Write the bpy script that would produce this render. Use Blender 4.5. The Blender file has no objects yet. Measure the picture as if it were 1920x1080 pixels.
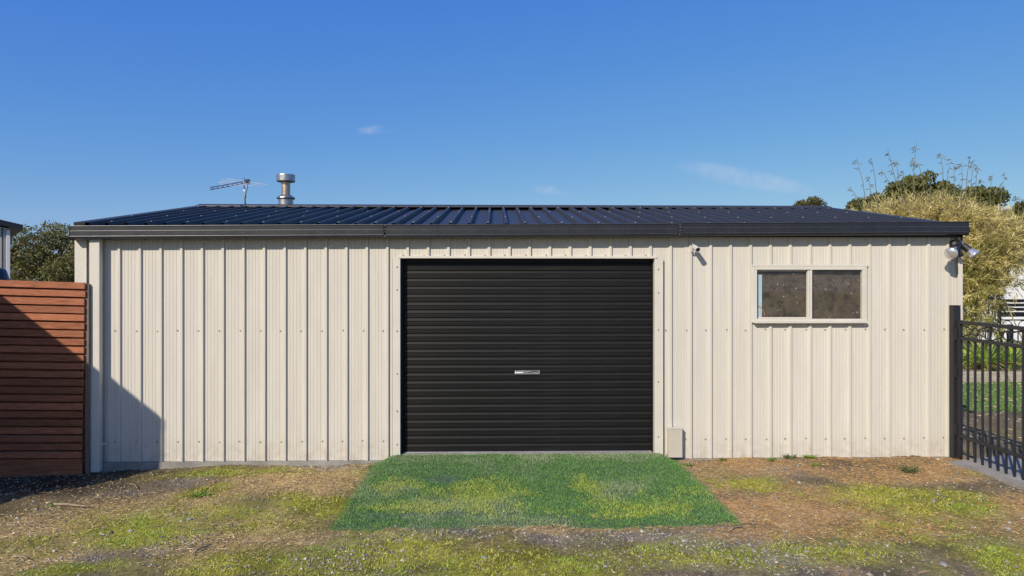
import bpy, bmesh, math, random
import numpy as np
from mathutils import Vector, Matrix

# ------------------------------------------------------------------ camera, sky, sun, exposure
scn = bpy.context.scene
COL = scn.collection
R = math.radians
CAM_H, CAM_D, YAW = 1.62, 6.41, R(1.39)
FPX = 1280.0
cam_data = bpy.data.cameras.new('camera')
cam_data.sensor_width = 36.0
cam_data.lens = 24.0
cam_data.clip_end = 3000.0
cam = bpy.data.objects.new('camera', cam_data)
COL.objects.link(cam)
cam.location = (0, -CAM_D, CAM_H)
cam.rotation_euler = (R(90), 0, -YAW)
scn.camera = cam

SUN_T = Vector((0.70, 1.0, -0.805)).normalized()      # the way the sunlight travels
SUN_EL = math.asin(-SUN_T.z)
SUN_AZ = math.atan2(-SUN_T.x, -SUN_T.y)
world = bpy.data.worlds.new('World')
scn.world = world
world.use_nodes = True
wn, wl = world.node_tree.nodes, world.node_tree.links
wn.clear()
w_out = wn.new('ShaderNodeOutputWorld')
w_bg = wn.new('ShaderNodeBackground')
w_sky = wn.new('ShaderNodeTexSky')
w_sky.sky_type = 'NISHITA'
w_sky.sun_disc = False
w_sky.sun_elevation = SUN_EL
w_sky.sun_rotation = SUN_AZ
w_sky.altitude = 300
w_sky.air_density = 1.0
w_sky.dust_density = 0.6
w_sky.ozone_density = 2.6
w_hsv = wn.new('ShaderNodeHueSaturation')
w_hsv.inputs['Saturation'].default_value = 1.12
w_bg.inputs['Strength'].default_value = 0.1
wl.new(w_sky.outputs[0], w_hsv.inputs['Color'])
# thin wisps of cloud in the sky itself
w_tc = wn.new('ShaderNodeTexCoord')


def wisp(prev, direction, half_w, half_h, tilt, amount, scale):
    """a small torn cloud round one direction of the sky"""
    d = Vector(direction).normalized()
    right = Vector((d.y, -d.x, 0)).normalized()
    up = right.cross(d)
    ru = right * math.cos(tilt) + up * math.sin(tilt)
    uu = -right * math.sin(tilt) + up * math.cos(tilt)
    terms = []
    for axis, half in ((ru, half_w), (uu, half_h)):
        dp = wn.new('ShaderNodeVectorMath'); dp.operation = 'DOT_PRODUCT'
        dp.inputs[1].default_value = axis / half
        wl.new(w_tc.outputs['Generated'], dp.inputs[0])
        off = wn.new('ShaderNodeMath'); off.operation = 'POWER'
        wl.new(dp.outputs['Value'], off.inputs[0]); off.inputs[1].default_value = 2
        terms.append(off)
    sm = wn.new('ShaderNodeMath'); sm.operation = 'ADD'
    wl.new(terms[0].outputs[0], sm.inputs[0]); wl.new(terms[1].outputs[0], sm.inputs[1])
    fall = wn.new('ShaderNodeMapRange'); fall.interpolation_type = 'SMOOTHSTEP'
    fall.inputs['From Min'].default_value = 1; fall.inputs['From Max'].default_value = 0
    wl.new(sm.outputs[0], fall.inputs['Value'])
    front = wn.new('ShaderNodeVectorMath'); front.operation = 'DOT_PRODUCT'
    front.inputs[1].default_value = d
    wl.new(w_tc.outputs['Generated'], front.inputs[0])
    gate_ = wn.new('ShaderNodeMath'); gate_.operation = 'GREATER_THAN'; gate_.inputs[1].default_value = 0
    wl.new(front.outputs['Value'], gate_.inputs[0])
    nz = wn.new('ShaderNodeTexNoise'); nz.inputs['Scale'].default_value = scale
    nz.inputs['Detail'].default_value = 6; nz.inputs['Roughness'].default_value = .6
    wl.new(w_tc.outputs['Generated'], nz.inputs['Vector'])
    nr = wn.new('ShaderNodeMapRange'); nr.inputs['From Min'].default_value = .38; nr.inputs['From Max'].default_value = .7
    wl.new(nz.outputs['Fac'], nr.inputs['Value'])
    m1 = wn.new('ShaderNodeMath'); m1.operation = 'MULTIPLY'
    wl.new(fall.outputs[0], m1.inputs[0]); wl.new(nr.outputs[0], m1.inputs[1])
    m2 = wn.new('ShaderNodeMath'); m2.operation = 'MULTIPLY'
    wl.new(m1.outputs[0], m2.inputs[0]); wl.new(gate_.outputs[0], m2.inputs[1])
    m3 = wn.new('ShaderNodeMath'); m3.operation = 'MULTIPLY'; m3.inputs[1].default_value = amount
    wl.new(m2.outputs[0], m3.inputs[0])
    mx = wn.new('ShaderNodeMixRGB'); mx.inputs['Color2'].default_value = (5.4, 6.2, 7.8, 1)
    wl.new(m3.outputs[0], mx.inputs['Fac']); wl.new(prev, mx.inputs['Color1'])
    return mx.outputs[0]


def ray(px, py):
    u, v = (px - 960) / FPX, (py - 540) / FPX
    return Vector((math.sin(YAW) + u * math.cos(YAW), math.cos(YAW) - u * math.sin(YAW), -v))


# even the clear sky out, channel by channel, to the photograph's deep flat blue
w_sep = wn.new('ShaderNodeSeparateColor'); w_com = wn.new('ShaderNodeCombineColor')
wl.new(w_hsv.outputs[0], w_sep.inputs[0])
for ch, gain, power in ((0, .72, 1.03), (1, .705, .745), (2, .755, .16)):
    w_pow = wn.new('ShaderNodeMath'); w_pow.operation = 'POWER'; w_pow.inputs[1].default_value = power
    w_mul = wn.new('ShaderNodeMath'); w_mul.operation = 'MULTIPLY'; w_mul.inputs[1].default_value = gain * .105 ** power / .1
    wl.new(w_sep.outputs[ch], w_pow.inputs[0]); wl.new(w_pow.outputs[0], w_mul.inputs[0]); wl.new(w_mul.outputs[0], w_com.inputs[ch])
sky_col = w_com.outputs[0]
sky_col = wisp(sky_col, ray(705, 243), .030, .008, 0.1, .42, 30)
sky_col = wisp(sky_col, ray(1032, 357), .034, .008, -0.12, .42, 34)
sky_col = wisp(sky_col, ray(1385, 332), .11, .016, -0.24, .62, 14)
wl.new(sky_col, w_bg.inputs['Color'])
wl.new(w_bg.outputs[0], w_out.inputs[0])

sun_data = bpy.data.lights.new('sun', 'SUN')
sun_data.energy = 4.9
sun_data.angle = R(0.53)
sun_data.color = (1.0, 0.91, 0.77)
sun = bpy.data.objects.new('sun', sun_data)
COL.objects.link(sun)
sun.rotation_euler = SUN_T.to_track_quat('-Z', 'Y').to_euler()
sun.location = (-8, -14, 12)

scn.view_settings.view_transform = 'Standard'
scn.view_settings.look = 'None'
scn.view_settings.exposure = 0.0
scn.view_settings.gamma = 1.0
scn.view_settings.use_curve_mapping = False
scn.render.engine = 'CYCLES'

rng = np.random.default_rng(7)
random.seed(7)


# ------------------------------------------------------------------ measuring helpers
def at(px, py, y):
    """world point seen at a photo pixel on the upright plane Y = y"""
    d = ray(px, py)
    t = (y + CAM_D) / d.y
    return Vector((d.x * t, y, CAM_H + d.z * t))


def onground(px, py, z=0.0):
    d = ray(px, py)
    t = (z - CAM_H) / d.z
    return (d.x * t, -CAM_D + d.y * t)


# ------------------------------------------------------------------ numpy noise
class Noise:
    def __init__(self, seed):
        self.t = np.random.default_rng(seed).random((256, 256))

    def at(self, x, y):
        xi, yi = np.floor(x).astype(int), np.floor(y).astype(int)
        fx, fy = x - xi, y - yi
        fx, fy = fx * fx * (3 - 2 * fx), fy * fy * (3 - 2 * fy)
        t = self.t
        a, b = t[xi % 256, yi % 256], t[(xi + 1) % 256, yi % 256]
        c, d = t[xi % 256, (yi + 1) % 256], t[(xi + 1) % 256, (yi + 1) % 256]
        return (a * (1 - fx) + b * fx) * (1 - fy) + (c * (1 - fx) + d * fx) * fy

    def fbm(self, x, y, octaves=4):
        s, a, n = 0, .5, 0
        for k in range(octaves):
            s = s + a * self.at(x * 2 ** k + 17.3 * k, y * 2 ** k + 5.1 * k)
            n += a
            a *= .55
        return s / n


N1, N2, N3, N4 = Noise(1), Noise(2), Noise(3), Noise(4)


def sstep(a, b, x):
    t = np.clip((x - a) / (b - a), 0, 1)
    return t * t * (3 - 2 * t)


# ------------------------------------------------------------------ materials
MATS = {}


def material(name, color, rough=.6, metal=0., var=.12, scale=6., stretch=(1, 1, 1), bump=0., bscale=60., spec=.5,
             rand=0., coat=0., dirt=None, dirt_scale=1.2, dirt_lo=.55, dirt_hi=.8, dirt_amt=.5, splash=False):
    m = bpy.data.materials.new(name)
    m.use_nodes = True
    nt = m.node_tree
    n, l = nt.nodes, nt.links
    b = n['Principled BSDF']
    b.inputs['Roughness'].default_value = rough
    b.inputs['Metallic'].default_value = metal
    b.inputs['Specular IOR Level'].default_value = spec
    if coat:
        b.inputs['Coat Weight'].default_value = coat
    tc = n.new('ShaderNodeTexCoord')
    mp = n.new('ShaderNodeMapping')
    mp.inputs['Scale'].default_value = stretch
    l.new(tc.outputs['Object'], mp.inputs['Vector'])
    nz = n.new('ShaderNodeTexNoise')
    nz.inputs['Scale'].default_value = scale
    nz.inputs['Detail'].default_value = 6
    nz.inputs['Roughness'].default_value = .62
    l.new(mp.outputs[0], nz.inputs['Vector'])
    mr = n.new('ShaderNodeMapRange')
    mr.inputs['From Min'].default_value = .28
    mr.inputs['From Max'].default_value = .72
    mr.inputs['To Min'].default_value = 1 - var
    mr.inputs['To Max'].default_value = 1 + var
    l.new(nz.outputs['Fac'], mr.inputs['Value'])
    val = mr.outputs[0]
    if rand:
        oi = n.new('ShaderNodeObjectInfo')
        rr = n.new('ShaderNodeMapRange')
        rr.inputs['To Min'].default_value = 1 - rand
        rr.inputs['To Max'].default_value = 1 + rand
        l.new(oi.outputs['Random'], rr.inputs['Value'])
        mm = n.new('ShaderNodeMath'); mm.operation = 'MULTIPLY'
        l.new(val, mm.inputs[0]); l.new(rr.outputs[0], mm.inputs[1])
        val = mm.outputs[0]
    mix = n.new('ShaderNodeVectorMath'); mix.operation = 'SCALE'
    mix.inputs[0].default_value = color
    l.new(val, mix.inputs['Scale'])
    colsock = mix.outputs[0]
    if dirt is not None:
        dn = n.new('ShaderNodeTexNoise'); dn.inputs['Scale'].default_value = dirt_scale
        dn.inputs['Detail'].default_value = 8; dn.inputs['Roughness'].default_value = .7
        l.new(mp.outputs[0], dn.inputs['Vector'])
        dr = n.new('ShaderNodeMapRange')
        dr.inputs['From Min'].default_value = dirt_lo; dr.inputs['From Max'].default_value = dirt_hi
        dr.inputs['To Max'].default_value = dirt_amt
        l.new(dn.outputs['Fac'], dr.inputs['Value'])
        dm = n.new('ShaderNodeMixRGB'); dm.inputs['Color2'].default_value = (*dirt, 1)
        l.new(dr.outputs[0], dm.inputs['Fac']); l.new(colsock, dm.inputs['Color1'])
        colsock = dm.outputs[0]
    if splash:
        # soil thrown up by rain on the lowest part of the sheets
        sx = n.new('ShaderNodeSeparateXYZ'); l.new(tc.outputs['Object'], sx.inputs[0])
        hz = n.new('ShaderNodeMapRange'); hz.interpolation_type = 'SMOOTHSTEP'
        hz.inputs['From Min'].default_value = .30; hz.inputs['From Max'].default_value = 0.0
        l.new(sx.outputs['Z'], hz.inputs['Value'])
        sn = n.new('ShaderNodeTexNoise'); sn.inputs['Scale'].default_value = 11; sn.inputs['Detail'].default_value = 8
        sn.inputs['Roughness'].default_value = .75
        l.new(tc.outputs['Object'], sn.inputs['Vector'])
        sr = n.new('ShaderNodeMapRange'); sr.inputs['From Min'].default_value = .42; sr.inputs['From Max'].default_value = .72
        sr.inputs['To Max'].default_value = .55
        l.new(sn.outputs['Fac'], sr.inputs['Value'])
        sm_ = n.new('ShaderNodeMath'); sm_.operation = 'MULTIPLY'
        l.new(hz.outputs[0], sm_.inputs[0]); l.new(sr.outputs[0], sm_.inputs[1])
        sc_ = n.new('ShaderNodeMixRGB'); sc_.inputs['Color2'].default_value = (.30, .22, .13, 1)
        l.new(sm_.outputs[0], sc_.inputs['Fac']); l.new(colsock, sc_.inputs['Color1'])
        colsock = sc_.outputs[0]
    l.new(colsock, b.inputs['Base Color'])
    # roughness wear
    rw = n.new('ShaderNodeMapRange')
    rw.inputs['To Min'].default_value = max(rough - .1, .02)
    rw.inputs['To Max'].default_value = min(rough + .1, 1)
    l.new(nz.outputs['Fac'], rw.inputs['Value'])
    l.new(rw.outputs[0], b.inputs['Roughness'])
    if bump:
        bn = n.new('ShaderNodeTexNoise'); bn.inputs['Scale'].default_value = bscale
        bn.inputs['Detail'].default_value = 5
        l.new(mp.outputs[0], bn.inputs['Vector'])
        bp = n.new('ShaderNodeBump'); bp.inputs['Strength'].default_value = bump
        bp.inputs['Distance'].default_value = .01
        l.new(bn.outputs['Fac'], bp.inputs['Height'])
        l.new(bp.outputs[0], b.inputs['Normal'])
    MATS[name] = m
    return m


def leaf_material(name, translucent=.35, rough=.55, tint=(1, 1, 1)):
    m = bpy.data.materials.new(name)
    m.use_nodes = True
    n, l = m.node_tree.nodes, m.node_tree.links
    b = n['Principled BSDF']
    b.inputs['Roughness'].default_value = rough
    b.inputs['Specular IOR Level'].default_value = .3
    at_ = n.new('ShaderNodeAttribute'); at_.attribute_name = 'Col'
    l.new(at_.outputs['Color'], b.inputs['Base Color'])
    if translucent:
        tr = n.new('ShaderNodeBsdfTranslucent')
        l.new(at_.outputs['Color'], tr.inputs['Color'])
        mx = n.new('ShaderNodeMixShader'); mx.inputs[0].default_value = translucent
        l.new(b.outputs[0], mx.inputs[1]); l.new(tr.outputs[0], mx.inputs[2])
        l.new(mx.outputs[0], n['Material Output'].inputs['Surface'])
    MATS[name] = m
    return m


CREAM = material('cream_steel', (.565, .53, .465), rough=.5, var=.055, scale=3., stretch=(5, 5, .5), spec=.35, rand=.035, bump=.12, bscale=1.6, splash=True,
                 dirt=(.42, .34, .24), dirt_scale=.9, dirt_lo=.6, dirt_hi=.85, dirt_amt=.28)
CREAM_TRIM = material('cream_trim', (.58, .545, .475), rough=.45, var=.05, scale=5., spec=.35,
                      dirt=(.3, .25, .18), dirt_scale=7, dirt_lo=.62, dirt_hi=.85, dirt_amt=.35)
ROOF = material('navy_roof_steel', (.036, .034, .036), rough=.46, var=.16, scale=4., stretch=(3, .6, 1), spec=.32, rand=.06,
                dirt=(.10, .10, .11), dirt_scale=3, dirt_lo=.6, dirt_hi=.9, dirt_amt=.22)
GUTTER = material('navy_gutter_steel', (.016, .017, .022), rough=.42, var=.2, scale=5., spec=.5,
                  dirt=(.12, .12, .12), dirt_scale=9, dirt_lo=.62, dirt_hi=.85, dirt_amt=.25)
GUTTER_GLINT = material('gutter_edge_glint', (.10, .10, .105), rough=.4, var=.3, scale=20.)  # sun glint on the gutter ledges, painted as a paler colour
GUTTER_GLINT_FAINT = material('gutter_edge_faint_glint', (.055, .056, .065), rough=.4, var=.3, scale=20.)  # weaker painted glint for the right-hand lengths
DOOR = material('black_door_steel', (.0085, .008, .0075), rough=.5, var=.2, scale=6., stretch=(.6, 3, 3), spec=.25,
                dirt=(.05, .048, .045), dirt_scale=5, dirt_lo=.5, dirt_hi=.85, dirt_amt=.2)
BLACK = material('black_gate_paint', (.018, .018, .021), rough=.45, var=.2, scale=12., spec=.45,
                 dirt=(.1, .09, .08), dirt_scale=14, dirt_lo=.6, dirt_hi=.85, dirt_amt=.3)
BLACK_PLASTIC = material('black_plastic', (.015, .015, .017), rough=.4, var=.15, scale=20.)
GALV = material('galvanised_steel', (.36, .36, .37), rough=.38, metal=.85, var=.18, scale=14., dirt=(.30, .2, .13),
                dirt_scale=9, dirt_lo=.56, dirt_hi=.8, dirt_amt=.45)
RUSTY = material('heat_stained_steel', (.50, .38, .29), rough=.42, metal=.8, var=.25, scale=11., stretch=(1, 1, .4),
                 dirt=(.20, .11, .06), dirt_scale=7, dirt_lo=.5, dirt_hi=.75, dirt_amt=.6)
ALU = material('aluminium', (.50, .50, .51), rough=.36, metal=.8, var=.1, scale=20.)
CHROME = material('lamp_reflector', (.78, .77, .75), rough=.2, metal=.75, var=.05, scale=10.)
WHITE_PLASTIC = material('white_plastic', (.52, .52, .50), rough=.42, var=.07, scale=16.)
SCREW = material('screw_head', (.33, .30, .26), rough=.5, metal=.3, var=.3, scale=40.)
SCREW_PALE = material('pale_screw_head', (.32, .31, .30), rough=.45, metal=.2, var=.2, scale=40.)
CONC = material('concrete', (.27, .255, .23), rough=.9, var=.25, scale=5., bump=.5, bscale=45., dirt=(.10, .09, .06),
                dirt_scale=3, dirt_lo=.48, dirt_hi=.75, dirt_amt=.6)
WOOD = material('stained_hardwood', (.34, .118, .054), rough=.62, var=.48, scale=7., stretch=(1.1, 10, 14), bump=.25,
                bscale=30., rand=.3, dirt=(.48, .36, .30), dirt_scale=2.2, dirt_lo=.66, dirt_hi=.84, dirt_amt=.6, spec=.3)
WOOD_DARK = material('weathered_post', (.17, .13, .095), rough=.8, var=.3, scale=9., stretch=(6, 6, 1), bump=.3, bscale=40.)
SLEEPER = material('sleeper_timber', (.36, .31, .25), rough=.85, var=.28, scale=5., stretch=(.5, 6, 6), bump=.4, bscale=25.)
WHITEWALL = material('white_wall', (.72, .72, .72), rough=.7, var=.05, scale=2.)
BARK = material('bark', (.26, .22, .18), rough=.9, var=.35, scale=9., stretch=(3, 3, .7), bump=.5, bscale=20.)
CANE = material('dry_cane', (.46, .38, .23), rough=.6, var=.25, scale=12., stretch=(3, 3, .8))
STONE = material('pale_stone', (.27, .265, .26), rough=.85, var=.25, scale=30., bump=.4, bscale=60.)
TWIG = material('dry_twig', (.27, .21, .15), rough=.85, var=.35, scale=30.)
BLUE = material('pale_blue_paint', (.50, .66, .76), rough=.6, var=.12, scale=8.)
COPPER = material('orange_hose_skin', (.62, .26, .10), rough=.4, var=.15, scale=20.)
MARK_WHITE = material('white_print', (.8, .8, .8), rough=.5, var=.02)
MARK_DARK = material('dark_print', (.02, .02, .025), rough=.4, var=.02)
PLATE = material('silver_plate', (.42, .42, .44), rough=.3, metal=.7, var=.1, scale=30.)
BACKING = material('reflected_foliage_backing', (.10, .072, .050), rough=.9, var=.35, scale=14., dirt=(.026, .024, .022), dirt_scale=17,
                   dirt_lo=.50, dirt_hi=.60, dirt_amt=.9)  # brown mottle paints in foliage reflected by the panes
MULCH = material('mulch', (.30, .23, .16), rough=.95, var=.45, scale=30., bump=.8, bscale=60.)
LEAF = leaf_material('leaf')
BLADE = leaf_material('grass_blade', 0, .7)
STRAW = leaf_material('straw', .1, .8)
GRAVEL = leaf_material('gravel_stone', 0, .85)


def make_glass():
    m = bpy.data.materials.new('dusty_window_glass')
    m.use_nodes = True
    n, l = m.node_tree.nodes, m.node_tree.links
    out = n['Material Output']
    n.remove(n['Principled BSDF'])
    tr = n.new('ShaderNodeBsdfTransparent'); tr.inputs[0].default_value = (.86, .88, .87, 1)
    gl = n.new('ShaderNodeBsdfGlossy'); gl.inputs['Roughness'].default_value = .03
    df = n.new('ShaderNodeBsdfDiffuse'); df.inputs['Color'].default_value = (.5, .46, .4, 1)
    lw = n.new('ShaderNodeLayerWeight'); lw.inputs['Blend'].default_value = .5
    f5 = n.new('ShaderNodeMath'); f5.operation = 'POWER'; f5.inputs[1].default_value = 5
    fr = n.new('ShaderNodeMath'); fr.operation = 'MULTIPLY_ADD'; fr.inputs[1].default_value = .9; fr.inputs[2].default_value = .05
    l.new(lw.outputs['Facing'], f5.inputs[0]); l.new(f5.outputs[0], fr.inputs[0])
    mx = n.new('ShaderNodeMixShader')
    l.new(fr.outputs[0], mx.inputs[0]); l.new(tr.outputs[0], mx.inputs[1]); l.new(gl.outputs[0], mx.inputs[2])
    tc = n.new('ShaderNodeTexCoord')
    vo = n.new('ShaderNodeTexVoronoi'); vo.inputs['Scale'].default_value = 21
    l.new(tc.outputs['Object'], vo.inputs['Vector'])
    ls = n.new('ShaderNodeMath'); ls.operation = 'LESS_THAN'; ls.inputs[1].default_value = .10
    l.new(vo.outputs['Distance'], ls.inputs[0])
    nz = n.new('ShaderNodeTexNoise'); nz.inputs['Scale'].default_value = 7; nz.inputs['Detail'].default_value = 7
    l.new(tc.outputs['Object'], nz.inputs['Vector'])
    sel = n.new('ShaderNodeMath'); sel.operation = 'GREATER_THAN'; sel.inputs[1].default_value = .52
    l.new(nz.outputs['Fac'], sel.inputs[0])
    sp = n.new('ShaderNodeMath'); sp.operation = 'MULTIPLY'
    l.new(ls.outputs[0], sp.inputs[0]); l.new(sel.outputs[0], sp.inputs[1])
    film = n.new('ShaderNodeMapRange')
    film.inputs['From Min'].default_value = .4; film.inputs['From Max'].default_value = .75
    film.inputs['To Min'].default_value = .015; film.inputs['To Max'].default_value = .07
    l.new(nz.outputs['Fac'], film.inputs['Value'])
    ad = n.new('ShaderNodeMath'); ad.operation = 'ADD'; ad.use_clamp = True
    l.new(sp.outputs[0], ad.inputs[0]); l.new(film.outputs[0], ad.inputs[1])
    m2 = n.new('ShaderNodeMixShader')
    l.new(ad.outputs[0], m2.inputs[0]); l.new(mx.outputs[0], m2.inputs[1]); l.new(df.outputs[0], m2.inputs[2])
    l.new(m2.outputs[0], out.inputs['Surface'])
    return m


GLASS = make_glass()


def make_ground_mat():
    m = bpy.data.materials.new('soil')
    m.use_nodes = True
    n, l = m.node_tree.nodes, m.node_tree.links
    b = n['Principled BSDF']
    b.inputs['Roughness'].default_value = .95
    b.inputs['Specular IOR Level'].default_value = .15
    a = n.new('ShaderNodeAttribute'); a.attribute_name = 'Col'
    tc = n.new('ShaderNodeTexCoord')
    nz = n.new('ShaderNodeTexNoise'); nz.inputs['Scale'].default_value = 38; nz.inputs['Detail'].default_value = 8
    nz.inputs['Roughness'].default_value = .75
    l.new(tc.outputs['Object'], nz.inputs['Vector'])
    mr = n.new('ShaderNodeMapRange'); mr.inputs['From Min'].default_value = .3; mr.inputs['From Max'].default_value = .7
    mr.inputs['To Min'].default_value = .35; mr.inputs['To Max'].default_value = 1.6
    l.new(nz.outputs['Fac'], mr.inputs['Value'])
    sc = n.new('ShaderNodeVectorMath'); sc.operation = 'SCALE'
    l.new(a.outputs['Color'], sc.inputs[0]); l.new(mr.outputs[0], sc.inputs['Scale'])
    l.new(sc.outputs[0], b.inputs['Base Color'])
    bp = n.new('ShaderNodeBump'); bp.inputs['Strength'].default_value = .9; bp.inputs['Distance'].default_value = .012
    l.new(nz.outputs['Fac'], bp.inputs['Height'])
    l.new(bp.outputs[0], b.inputs['Normal'])
    return m


SOIL = make_ground_mat()


# ------------------------------------------------------------------ mesh helpers
class MB:
    def __init__(self):
        self.v, self.f = [], []

    def quad(self, a, b, c, d):
        i = len(self.v)
        self.v += [tuple(a), tuple(b), tuple(c), tuple(d)]
        self.f.append((i, i + 1, i + 2, i + 3))

    def poly(self, pts):
        i = len(self.v)
        self.v += [tuple(p) for p in pts]
        self.f.append(tuple(range(i, i + len(pts))))

    def box(self, x0, x1, y0, y1, z0, z1, slope=0.0):
        """slope lifts z with x, for pieces that sag"""
        i = len(self.v)
        for z in (z0, z1):
            for x, y in ((x0, y0), (x1, y0), (x1, y1), (x0, y1)):
                self.v.append((x, y, z + slope * (x - x1)))
        for q in ((0, 3, 2, 1), (4, 5, 6, 7), (0, 1, 5, 4), (1, 2, 6, 5), (2, 3, 7, 6), (3, 0, 4, 7)):
            self.f.append(tuple(i + k for k in q))

    def tube(self, p0, p1, r0, r1=None, n=8, caps=True):
        r1 = r0 if r1 is None else r1
        p0, p1 = Vector(p0), Vector(p1)
        d = (p1 - p0).normalized()
        a = d.orthogonal().normalized()
        b = d.cross(a)
        i = len(self.v)
        for p, r in ((p0, r0), (p1, r1)):
            for k in range(n):
                t = 2 * math.pi * k / n
                self.v.append(tuple(p + (a * math.cos(t) + b * math.sin(t)) * r))
        for k in range(n):
            k2 = (k + 1) % n
            self.f.append((i + k, i + k2, i + n + k2, i + n + k))
        if caps:
            self.f.append(tuple(i + k for k in range(n - 1, -1, -1)))
            self.f.append(tuple(i + n + k for k in range(n)))

    def path(self, pts, radii, n=6):
        pts = [Vector(p) for p in pts]
        rings = []
        for j, p in enumerate(pts):
            d = (pts[min(j + 1, len(pts) - 1)] - pts[max(j - 1, 0)]).normalized()
            a = d.cross(Vector((.13, .97, .2))).normalized()
            b = d.cross(a)
            i = len(self.v)
            for k in range(n):
                t = 2 * math.pi * k / n
                self.v.append(tuple(p + (a * math.cos(t) + b * math.sin(t)) * radii[j]))
            rings.append(i)
        for r0, r1 in zip(rings, rings[1:]):
            for k in range(n):
                k2 = (k + 1) % n
                self.f.append((r0 + k, r0 + k2, r1 + k2, r1 + k))
        self.f.append(tuple(rings[0] + k for k in range(n - 1, -1, -1)))
        self.f.append(tuple(rings[-1] + k for k in range(n)))

    def lathe(self, c, prof, axis=(0, 0, 1), n=24):
        """prof: (radius, distance along the axis)"""
        ax = Vector(axis).normalized()
        a = ax.orthogonal().normalized()
        b = ax.cross(a)
        c = Vector(c)
        rings = []
        for r, h in prof:
            i = len(self.v)
            for k in range(n):
                t = 2 * math.pi * k / n
                self.v.append(tuple(c + ax * h + (a * math.cos(t) + b * math.sin(t)) * max(r, 1e-4)))
            rings.append(i)
        for r0, r1 in zip(rings, rings[1:]):
            for k in range(n):
                k2 = (k + 1) % n
                self.f.append((r0 + k, r0 + k2, r1 + k2, r1 + k))

    def extrude(self, prof, x0, x1, dz=lambda x: 0.0, caps=True):
        """closed (y, z) outline run along X"""
        i = len(self.v)
        n = len(prof)
        for x in (x0, x1):
            for y, z in prof:
                self.v.append((x, y, z + dz(x)))
        for k in range(n):
            k2 = (k + 1) % n
            self.f.append((i + k, i + n + k, i + n + k2, i + k2))
        if caps:
            self.f.append(tuple(i + k for k in range(n)))
            self.f.append(tuple(i + n + k for k in range(n - 1, -1, -1)))

    def build(self, name, mat, parent=None, smooth=False, bevel=0.0, kind=None, fix=True):
        o_ = Vector((0, 0, 0)) if parent is None else world_loc(parent)
        me = bpy.data.meshes.new(name)
        me.from_pydata([(x - o_.x, y - o_.y, z - o_.z) for x, y, z in self.v], [], self.f)
        if fix:
            bm = bmesh.new(); bm.from_mesh(me)
            bmesh.ops.remove_doubles(bm, verts=bm.verts, dist=1e-6)
            bmesh.ops.recalc_face_normals(bm, faces=bm.faces)
            bm.to_mesh(me); bm.free()
        me.materials.append(mat)
        if smooth:
            me.shade_smooth()
        o = bpy.data.objects.new(name, me)
        COL.objects.link(o)
        if parent is not None:
            o.parent = parent
        if bevel:
            bv = o.modifiers.new('bevel', 'BEVEL'); bv.width = bevel; bv.segments = 2
            bv.limit_method = 'ANGLE'
        if kind:
            o['kind'] = kind
        return o


WLOC = {}


def world_loc(o):
    p = Vector((0, 0, 0))
    while o is not None:
        p += o.location
        o = o.parent
    return p


def tag(o, label=None, cat=None, group=None, kind=None):
    if label: o['label'] = label
    if cat: o['category'] = cat
    if group: o['group'] = group
    if kind: o['kind'] = kind
    return o


def thing(name, loc, label, cat, group=None):
    o = bpy.data.objects.new(name, None)
    o.empty_display_size = .2
    COL.objects.link(o)
    o.location = loc
    return tag(o, label, cat, group)


def soup(name, verts, nper, cols, mat, parent=None, kind=None, origin=(0, 0, 0)):
    """many small separate faces of nper corners in one mesh, with a colour for each face"""
    nv = len(verts)
    nf = nv // nper
    me = bpy.data.meshes.new(name)
    me.vertices.add(nv)
    me.vertices.foreach_set('co', (verts - np.array(origin)).astype(np.float32).ravel())
    me.loops.add(nv)
    me.loops.foreach_set('vertex_index', np.arange(nv, dtype=np.int32))
    me.polygons.add(nf)
    me.polygons.foreach_set('loop_start', np.arange(0, nv, nper, dtype=np.int32))
    me.polygons.foreach_set('loop_total', np.full(nf, nper, dtype=np.int32))
    ca = me.attributes.new('Col', 'FLOAT_COLOR', 'POINT')
    c4 = np.ones((nv, 4), np.float32)
    c4[:, :3] = np.repeat(np.clip(cols, 0, 1), nper, axis=0)
    ca.data.foreach_set('color', c4.ravel())
    me.update()
    me.materials.append(mat)
    o = bpy.data.objects.new(name, me)
    COL.objects.link(o)
    if parent is not None:
        o.parent = parent
    if kind:
        o['kind'] = kind
    return o


def unit(a):
    return a / np.maximum(np.linalg.norm(a, axis=1, keepdims=True), 1e-9)


def leaf_faces(p, d, length, width, rg, bend=0.0):
    """diamond leaves at p pointing along d"""
    n = len(p)
    side = unit(np.cross(d, unit(rg.normal(size=(n, 3)))))
    L, W = length[:, None], width[:, None]
    a = p
    b = p + d * L * .45 + side * W
    c = p + d * L
    c[:, 2] -= bend * length
    e = p + d * L * .45 - side * W
    return np.stack([a, b, c, e], 1).reshape(-1, 3)


def blades(x, y, z, h, w, lean, rg):
    """one upright triangle for each blade"""
    n = len(x)
    t = rg.random(n) * 2 * math.pi
    t2 = rg.random(n) * 2 * math.pi
    base = np.stack([x, y, z], 1)
    s = np.stack([np.cos(t), np.sin(t), np.zeros(n)], 1) * (w / 2)[:, None]
    tip = base + np.stack([np.cos(t2) * lean * h, np.sin(t2) * lean * h, h], 1)
    return np.stack([base - s, base + s, tip], 1).reshape(-1, 3)


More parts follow.
